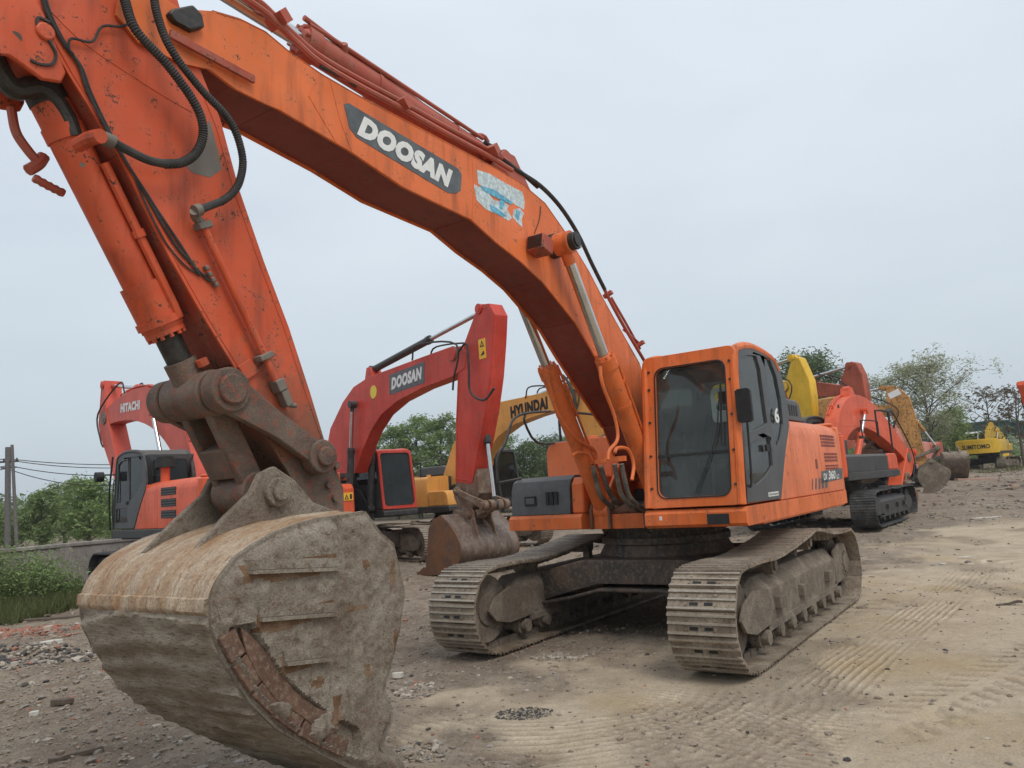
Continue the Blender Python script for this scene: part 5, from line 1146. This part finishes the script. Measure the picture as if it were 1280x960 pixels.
debris('plank', 'torn white sheet of plaster on the dirt at right, under the plank', 'plaster', 1232, 647, .95, .22, .04, -8, pale, 7, 1)
debris('plank', 'short brown plank sticking up from the rubble at right', 'plank', 1258, 613, 1.6, .22, .12, 25, wood, 8)
debris('plastic_scrap', 'small white scrap on the packed dirt right of the near machine', 'scrap', 1178, 706, .16, .08, .02, 10, pale, 9, 1)
debris('plastic_scrap', 'thin white scrap further back on the dirt', 'scrap', 1205, 696, .26, .06, .02, 0, pale, 10, 1)
debris('stick', 'short dark stick lying on the tyre marked dirt at right', 'stick', 1262, 757, .28, .035, .03, -10, darkw, 11)
debris('stick', 'dark crooked stick at the bottom left edge', 'stick', 95, 945, .35, .03, .03, 25, darkw, 12)
debris('plaster_chunk', 'white plaster chunk beside the near bucket', 'plaster', 498, 846, .13, .09, .05, 20, pale, 13, 1)
debris('plaster_chunk', 'white chip in the gravel at lower left', 'plaster', 43, 893, .10, .05, .04, 20, pale, 14, 1)

# ------------------------------------------------------------------ vegetation
LEAF = [leafmat('mid green leaves', (.10,.145,.055), (.23,.30,.12)), leafmat('fresh green leaves', (.12,.18,.06), (.27,.36,.14)), leafmat('pale sparse leaves', (.20,.22,.13), (.40,.42,.27)), leafmat('dark green needles', (.07,.105,.05), (.16,.21,.10)), leafmat('brown bud tufts', (.09,.07,.05), (.18,.15,.09))]
GRASS = leafmat('dry green grass', (.05,.075,.025), (.14,.15,.06))
BARK = plain('bark', (.12,.10,.085), .9, 0, .3, 8, .3)
def leaves_mesh(name, C, S, mat, parent, up=.35, aspect=.6):
    n = len(C); d = rng.normal(size=(n, 3)); d[:, 2] *= .6; d /= np.linalg.norm(d, axis=1)[:, None]; e = rng.normal(size=(n, 3)); e[:, 2] += up; e -= d*(e*d).sum(1)[:, None]; e /= np.linalg.norm(e, axis=1)[:, None]
    s_ = S[:, None]; V = np.stack([C-d*s_, C+e*s_*aspect*.5, C+d*s_, C-e*s_*aspect*.5], 1).reshape(-1, 3)
    return np_mesh(name, V, np.arange(4*n).reshape(-1, 4), [mat], parent, smooth=False)
def tree(label, px, topy, D, width, leaf, n_leaf, lsize, kind='oval', seed=0, name='tree', base=.25, group='trees behind the yard', limbs=16, clump=.35, tufts=False):
    r = random.Random(seed); rt = ray(px, topy); k = D/rt[1]; x = rt[0]*k; g = slope(D, x)-.1; H = CAMH+rt[2]*k-g
    root = thing(name, label, 'tree', (x, D, g), 0, group); W = width*D/FPX/2
    t = MB(); tr = H*.018+.04; top = Vector((r.uniform(-.2,.2), 0, H*.93)); path = [Vector((0,0,0)), Vector((r.uniform(-.1,.1)*H*.1, 0, H*.3)), Vector((r.uniform(-.1,.1)*H*.2, 0, H*.62)), top]
    t.tube(path, tr, 7, sub=3, r_end=.015); cs = []
    for i in range(limbs):
        f = base+(1-base)*(i+.5)/limbs*.95; a = i*2.4+r.uniform(-.4,.4); p0 = path[0].lerp(path[3], f)
        if kind == 'oval': w = W*math.sin(math.pi*min(1, (f-base)/(1-base)*.82+.14))**.6
        elif kind == 'poplar': w = W*(1-f*.55)*.8
        elif kind == 'cone': w = W*(1.05-f)*1.1
        else: w = W*(.35+.75*math.sin(math.pi*min(.95, (f-base)/(1-base)+.05)))
        w *= r.uniform(.7, 1.15); rise = {'oval':.35,'poplar':1.0,'cone':.05,'open':.55}[kind]*w+H*.04
        p1 = p0+Vector((math.cos(a)*w*.55, math.sin(a)*w*.55, rise*.6)); p2 = p0+Vector((math.cos(a)*w, math.sin(a)*w, rise)); 
        if p2.z > H: p2.z = H*r.uniform(.9, 1)
        t.tube([p0, p1, p2], tr*.38*(1.1-f*.6), 5, sub=2, r_end=.008); cs += [p2, p1.lerp(p2, .5)]
        for j in range(4 if kind != 'open' else 8):
            s0 = p0.lerp(p1, r.uniform(.4,1)) if r.random() < .4 else p1.lerp(p2, r.random()); q = s0+Vector((r.uniform(-1,1), r.uniform(-1,1), r.uniform(-.15,.9)))*w*.38
            t.tube([s0, s0.lerp(q,.5)+Vector((0,0,.03*w)), q], tr*.13, 4, sub=1, r_end=.006); cs.append(q)
            if kind == 'open':
                for _ in range(2): q2 = q+Vector((r.uniform(-1,1), r.uniform(-1,1), r.uniform(-.1,.9)))*w*.2; t.tube([q, q2], tr*.07+.004, 3, sub=1, r_end=.005); cs.append(q2)
    cs.append(top); t.build('trunk', BARK, root, angle=60)
    C = np.array([c[:] for c in cs]); wgt = rng.uniform(.3, 1.6, len(C)); wgt /= wgt.sum(); ci = rng.choice(len(C), n_leaf, p=wgt)
    Cn = C[ci]+rng.normal(size=(n_leaf, 3))*clump*np.array([1, 1, .75])*(W*.55 if not tufts else .25)
    leaves_mesh('crown', Cn, rng.uniform(.5, 1.2, n_leaf)*lsize, leaf, root); return root
lw = [('leafy tree with an open top behind the concrete wall, left of the black cab', 112, 600, 44, 62, 1, 7000), ('tall loose leafed tree beyond the left wall, in the middle of its group', 82, 602, 50, 52, 0, 5000), ('lower bushy tree beside the utility poles at left', 52, 612, 46, 46, 0, 5200), ('small thin tree behind the utility pole at the left edge', 14, 640, 50, 50, 0, 3600), ('low tree half hidden behind the black cab at left', 150, 625, 48, 50, 1, 3600), ('small tree just outside the left pole', -20, 632, 46, 50, 0, 3000)]
for i, (l, px, ty, D, w, m, n) in enumerate(lw): tree(l, px, ty, D, w, LEAF[m], int(n*.8), .14, 'oval', 10+i, base=.12, limbs=22, clump=.27)
mid = [('poplar rising left of the others behind the red boom, nearest its cab', 492, 528, 62, 56, 0), ('tall poplar with the highest top between red boom and red arm', 520, 516, 62, 58, 1), ('tall poplar next to the upright red arm', 549, 517, 60, 58, 0), ('poplar mostly hidden behind the red arm', 583, 530, 63, 62, 1), ('shorter poplar just right of the red arm', 622, 538, 64, 60, 0), ('low round tree above the grey storage box of the near machine', 655, 552, 62, 60, 3), ('round tree behind the rail of the near machine', 682, 546, 66, 62, 3), ('round tree seen between the boom cylinders of the near machine', 716, 543, 62, 50, 0), ('tree seen behind the red cab', 462, 545, 64, 44, 0), ('tree behind the left half of the red boom', 430, 560, 66, 46, 3)]
for i, (l, px, ty, D, w, m) in enumerate(mid): tree(l, px, ty, D, w, LEAF[m], 7600, .16, 'oval', 40+i, base=.05, limbs=30, clump=.24)
tree('dark green dense tree behind the bright yellow arm and near cab', 1008, 440, 55, 78, LEAF[3], 13000, .17, 'oval', 71, base=.2, limbs=26, clump=.36)
tree('dark tree behind the roof of the near cab', 962, 470, 58, 60, LEAF[3], 8000, .17, 'oval', 72, base=.2, limbs=20)
tree('tall pale tree with thin leaves and open branches behind the ochre arm', 1150, 454, 58, 104, LEAF[2], 10500, .125, 'open', 73, base=.25, limbs=20, clump=.16)
tree('thin pale tree left of the tall open one, behind the dull red arm', 1098, 474, 60, 80, LEAF[2], 5000, .12, 'open', 74, base=.25, limbs=14, clump=.16)
tree('bushy green tree left of the white cab', 1190, 512, 62, 58, LEAF[1], 5200, .13, 'poplar', 75, base=.08, limbs=18, clump=.3)
tree('nearly bare tree with dark bud tufts behind the yellow machine', 1232, 489, 64, 84, LEAF[4], 900, .16, 'open', 76, base=.3, limbs=13, clump=.2, tufts=True)
tree('nearly bare tree with dark bud tufts at the right edge', 1266, 484, 60, 84, LEAF[4], 1000, .16, 'open', 77, base=.3, limbs=13, clump=.2, tufts=True)
tree('small green tree between the ochre bucket and the white cab', 1160, 540, 66, 46, LEAF[0], 3000, .15, 'oval', 78, base=.08)
# far wood and undergrowth
def band(name, label, cat, x0, x1, y0, y1, h0, h1, n, s_, mat, seedn=50):
    x = rng.uniform(x0, x1, n); y = rng.uniform(y0, y1, n); h = h0+(h1-h0)*vnoise(x*.16, y*.3, seedn)*(.6+.6*vnoise(x*.9, y*.9, seedn+1)); z = base_slope(y, x)+h*rng.random(n)**.6
    o = leaves_mesh(name, np.stack([x, y, z], -1), rng.uniform(.5, 1.2, n)*s_, mat, None); return tag(o, label, cat, kind='stuff')
band('far_wood', 'dense low wood closing the yard in the distance', 'wood', -95, 95, 84, 98, 2.2, 6.0, 60000, .42, LEAF[3])
band('undergrowth', 'bushes and scrub filling the foot of the trees', 'scrub', -60, -16, 50, 70, .8, 3.6, 16000, .24, LEAF[0], 60)
band('undergrowth', 'green hedge scrub behind the machines in the middle', 'scrub', -14, 22, 66, 76, 1.5, 5.2, 26000, .26, LEAF[0], 62)
band('undergrowth', 'scrub behind the yellow machine on the right', 'scrub', 28, 62, 68, 78, .8, 3.8, 12000, .24, LEAF[0], 64)
def grass(label, x0, x1, y0, y1, n, h):
    x = rng.uniform(x0, x1, n); y = rng.uniform(y0, y1, n); k = vnoise(x*1.2, y*1.2, 70) > .4; x, y = x[k], y[k]; n = len(x); z = height(x, y, False); a = rng.uniform(0, 6.28, n); hh = h*rng.uniform(.4, 1.2, n); lean = rng.normal(size=(n, 2))*.35*hh[:, None]
    dx, dy = np.cos(a)*.012, np.sin(a)*.012; b0 = np.stack([x-dx, y-dy, z-.01], -1); b1 = np.stack([x+dx, y+dy, z-.01], -1); t_ = np.stack([x+lean[:, 0], y+lean[:, 1], z+hh], -1)
    o = np_mesh('grass', np.stack([b0, b1, t_], 1).reshape(-1, 3), np.arange(3*n).reshape(-1, 3), [GRASS], smooth=False, k=3); tag(o, label, 'grass', kind='stuff')
grass('green weeds and grass along the foot of the concrete wall', -14, -8.6, 13.4, 19, 30000, .28)
grass('grass in front of the yellow machine at right', 30, 52, 53, 60, 9000, .3)
def shrub(label, px, py, D, w, h, n, seed):
    rt = ray(px, py); k = D/rt[1]; x = rt[0]*k; z = gz(x, D); r = random.Random(seed); root = thing('shrub', label, 'shrub', (x, D, z), 0, 'shrubs along the concrete wall'); st = MB(); cs = []
    for i in range(13):
        a = r.uniform(0, 6.28); q = Vector((math.cos(a)*w*r.uniform(.1,.5), math.sin(a)*w*.4*r.random(), h*r.uniform(.45,1))); st.tube([(0,0,0), q*.5+Vector((0,0,.1)), q], .012, 4, sub=2, r_end=.004); cs += [q, q*.7, q*.45]
    st.build('stem', BARK, root); C = np.array([c[:] for c in cs]); ci = rng.integers(0, len(C), n); leaves_mesh('foliage', C[ci]+rng.normal(size=(n, 3))*np.array([.24, .18, .15]), rng.uniform(.5,1.2,n)*.045, LEAF[0 if seed % 2 else 1], root)
shrub('leafy shrub covering the wall at the left edge', 12, 720, 16.6, 1.9, 1.15, 3000, 1)
shrub('leafy shrub before the wall, second from the left edge', 42, 720, 16.3, 1.7, .95, 2300, 2)
shrub('thin shrub in front of the wall left of the black cab', 72, 725, 16.6, .9, .75, 1700, 3)
shrub('low shrub outside the left edge beside the wall', -22, 720, 16.0, 1.6, 1.1, 2300, 5)

# ------------------------------------------------------------------ wall, poles, building
conc = mud('weathered stained concrete', (.24,.22,.20), (.33,.31,.285), (.13,.12,.11), 1.6, .9, .3, (1,1,.35), .01)
def wall(label, a, b, h, th, name='concrete_wall', n=1):
    root = thing(name, label, 'wall', (a[0], a[1], slope(a[1], a[0])-.15), math.atan2(b[1]-a[1], b[0]-a[0])); L = math.dist(a, b)
    w = MB(); w.box(0, L, -th/2, th/2, 0, h+.15); w.build('panel', conc, root, bevel=.02); c = MB(); c.box(-.03, L+.03, -th/2-.04, th/2+.04, h+.151, h+.25); c.build('coping', conc, root, bevel=.02)
    p = MB()
    for k in range(int(L/3)+1): p.box(k*3, k*3+.3, -th/2-.03, th/2+.03, 0, h+.149)
    p.build('pier', conc, root, bevel=.01)
wall('low weathered concrete wall overgrown with shrubs at left', (-15.5, 15.6), (-9.6, 24.5), .98, .24)
wall('low grey wall behind the rubble at the right edge', (39.5, 61), (54, 59), 1.0, .25)
def pole(label, px, py, D, lean, rad, z_top=None, arm=True):
    rt = ray(px, py); k = D/rt[1]; x = rt[0]*k; z = CAMH+rt[2]*k; g = slope(D, x)-.3; root = thing('utility_pole', label, 'pole', (x-lean, D, g)); m = MB(); m.tube([(0,0,0), (lean,0,z-g)], rad*1.15, 12, sub=1, r_end=rad); m.build('shaft', plain('grey weathered pole', (.13,.12,.115), .9, 0, .2, 10, .2), root)
    if arm:
        m = MB(); m.bar((lean-.55,0,z-g-.75),(lean+.55,0,z-g-.75), .09, .09); m.bar((lean-.4,.1,z-g-1.05),(lean+.4,.1,z-g-1.05), .07, .07)
        for q in (-.45,-.2,.25,.48): m.cyl((lean+q,0,z-g-.72),(lean+q,0,z-g-.58), .04, n=8)
        m.build('crossarm', MT['black_steel'], root)
    return Vector((x, D, z))
p1 = pole('upright grey utility pole with crossarms at the far left', 10, 559, 40, -.12, .13)
p2 = pole('thin leaning pole propped beside the upright utility pole', 15, 556, 39.4, -.42, .075, arm=False)
p3 = pole('utility pole hidden behind the coral machine cab', 222, 566, 46, .0, .12)
for i, (dz, oy, sag, l) in enumerate(((-.6,0,.25,'upper wire between the utility poles at left'),(-.68,.3,.35,'second wire between the utility poles at left'),(-.95,.1,.5,'third wire between the utility poles at left'),(-1.1,-.1,.9,'lowest sagging wire between the utility poles at left'))):
    for seg, (A, B) in enumerate(((p1, p3), (p1+Vector((-14, -3, .3)), p1))):
        A2 = A+Vector((0, oy, dz)); B2 = B+Vector((0, oy, dz+(.0 if seg else .1))); m = MB(); m.tube([A2.lerp(B2, t)-Vector((0,0,sag*4*t*(1-t))) for t in [j/8 for j in range(9)]], .022, 5, sub=2)
        if seg == 0: wo = tag(m.build('overhead_wire', MT['black'], None), l, 'wire', 'overhead wires')
        else: tag(m.build('overhead_wire', MT['black'], None), l.replace('between the utility poles at left', 'running out of view past the left edge'), 'wire', 'overhead wires')
def shed(label, px0, px1, topy, D, col, depth=6):
    r0, r1 = ray(px0, topy), ray(px1, topy); x0, x1 = r0[0]*D/r0[1], r1[0]*D/r1[1]; z = CAMH+r0[2]*D/r0[1]; g = slope(D, x0)-.2; root = thing('shed', label, 'shed', ((x0+x1)/2, D, g)); hw_ = (x1-x0)/2; h = z-g; w = MB(); w.box(-hw_, hw_, 0, depth, 0, h*.93)
    for k in range(int(2*hw_/.35)): w.box(-hw_+k*.35, -hw_+k*.35+.12, -.04, .0, .1, h*.93)
    w.build('wall', col, root); w = MB(); w.hexa([(-hw_-.2,-.3,h*.93),(hw_+.2,-.3,h*.93),(hw_+.2,depth+.3,h*.95),(-hw_-.2,depth+.3,h*.95),(-hw_-.2,-.3,h*.96),(hw_+.2,-.3,h*.96),(hw_+.2,depth+.3,h),(-hw_-.2,depth+.3,h)]); w.build('roof', col, root)
shed('dark green corrugated shed behind the bare tree at right', 1233, 1262, 524, 78, plain('dark green sheet metal', (.045,.10,.085), .6, 0, .2, 2, 0))
shed('second dark green shed at the right edge', 1275, 1300, 524, 80, plain('dull green sheet metal', (.05,.10,.09), .6, 0, .2, 2, 0))
shed('white sheet metal shed low behind the trees at right', 1266, 1282, 544, 76, plain('white sheet metal', (.6,.6,.58), .6, 0, .1, 2, 0))
# loose bucket standing by the ochre machine
def loose_bucket():
    x, y = 24.6, 44.0; root = thing('digger_bucket', 'brown digger bucket standing alone beside the ochre machine, left of the yellow one', 'bucket', (x, y, slope(y)), R(250)); bucket(root, dict(back=MT['frame_mud'], low=MT['frame_mud'], side=MT['frame_mud'], ear=MT['frame_mud']), lambda p: ((p[0]-5.9), (p[1]+.06)), .6, False)
loose_bucket()

# ------------------------------------------------------------------ sky and sun
EL, AZ = R(56), math.atan2(.45, -.78)                # sun direction: behind the camera, a little to the right
w = bpy.data.worlds.new('World'); sc.world = w; w.use_nodes = True; nt = w.node_tree; N = nt.nodes; Lk = nt.links
bg = N['Background']; sky = N.new('ShaderNodeTexSky'); sky.sky_type = 'NISHITA'; sky.sun_disc = False; sky.sun_elevation = EL; sky.sun_rotation = AZ; sky.air_density = 1.5; sky.dust_density = 4; sky.altitude = 50
tc = N.new('ShaderNodeTexCoord'); nz = noise(nt, tc.outputs['Generated'], 1.1, 4, .5, .2, (1, 1, 2.2)); nz2 = noise(nt, tc.outputs['Generated'], 3.0, 3, .5, .1, (1, 1, 3))
sp = N.new('ShaderNodeSeparateXYZ'); Lk.new(tc.outputs['Generated'], sp.inputs[0])
grad = ramp(nt, sp.outputs[2], .0, .62, (5.2,6.0,6.65,1), (8.0,8.7,9.5,1))
cl = mix(nt, ramp(nt, nz, .3, .7), (.84,.86,.885), (1.08,1.07,1.055)); cl = mix(nt, .5, cl, mix(nt, ramp(nt, nz2, .35, .65), (.94,.945,.955), (1.05,1.045,1.04)), 'MIX')
over = mix(nt, 1., grad, cl, 'MULTIPLY')
c = mix(nt, .92, sky.outputs[0], over); Lk.new(c, bg.inputs[0]); bg.inputs[1].default_value = .1
sl_ = bpy.data.lights.new('sun', 'SUN'); so = bpy.data.objects.new('sun', sl_); COL.objects.link(so); sl_.energy = 1.5; sl_.angle = R(24); sl_.color = (1, .95, .88)
d = Vector((math.sin(AZ)*math.cos(EL), math.cos(AZ)*math.cos(EL), math.sin(EL))); so.rotation_euler = (-d).to_track_quat('-Z', 'Y').to_euler(); so.location = (0, 0, 30)
sc.view_settings.view_transform = 'Standard'; sc.view_settings.look = 'None'; sc.view_settings.exposure = .12; sc.view_settings.gamma = 1

hz = bpy.data.materials.new('haze'); hz.use_nodes = True; hn = hz.node_tree; hn.nodes.clear(); ho = hn.nodes.new('ShaderNodeOutputMaterial'); hv = hn.nodes.new('ShaderNodeVolumePrincipled'); hv.inputs['Color'].default_value = (.93,.95,.97,1); hv.inputs['Density'].default_value = .0005; hv.inputs['Anisotropy'].default_value = .2
hn.links.new(hv.outputs[0], ho.inputs['Volume']); hb = MB(); hb.box(-3200, 3200, -70, 4300, -1.6, 24); hob = hb.build('haze', hz); tag(hob, 'thin pale haze that softens the far trees', 'haze', kind='stuff')
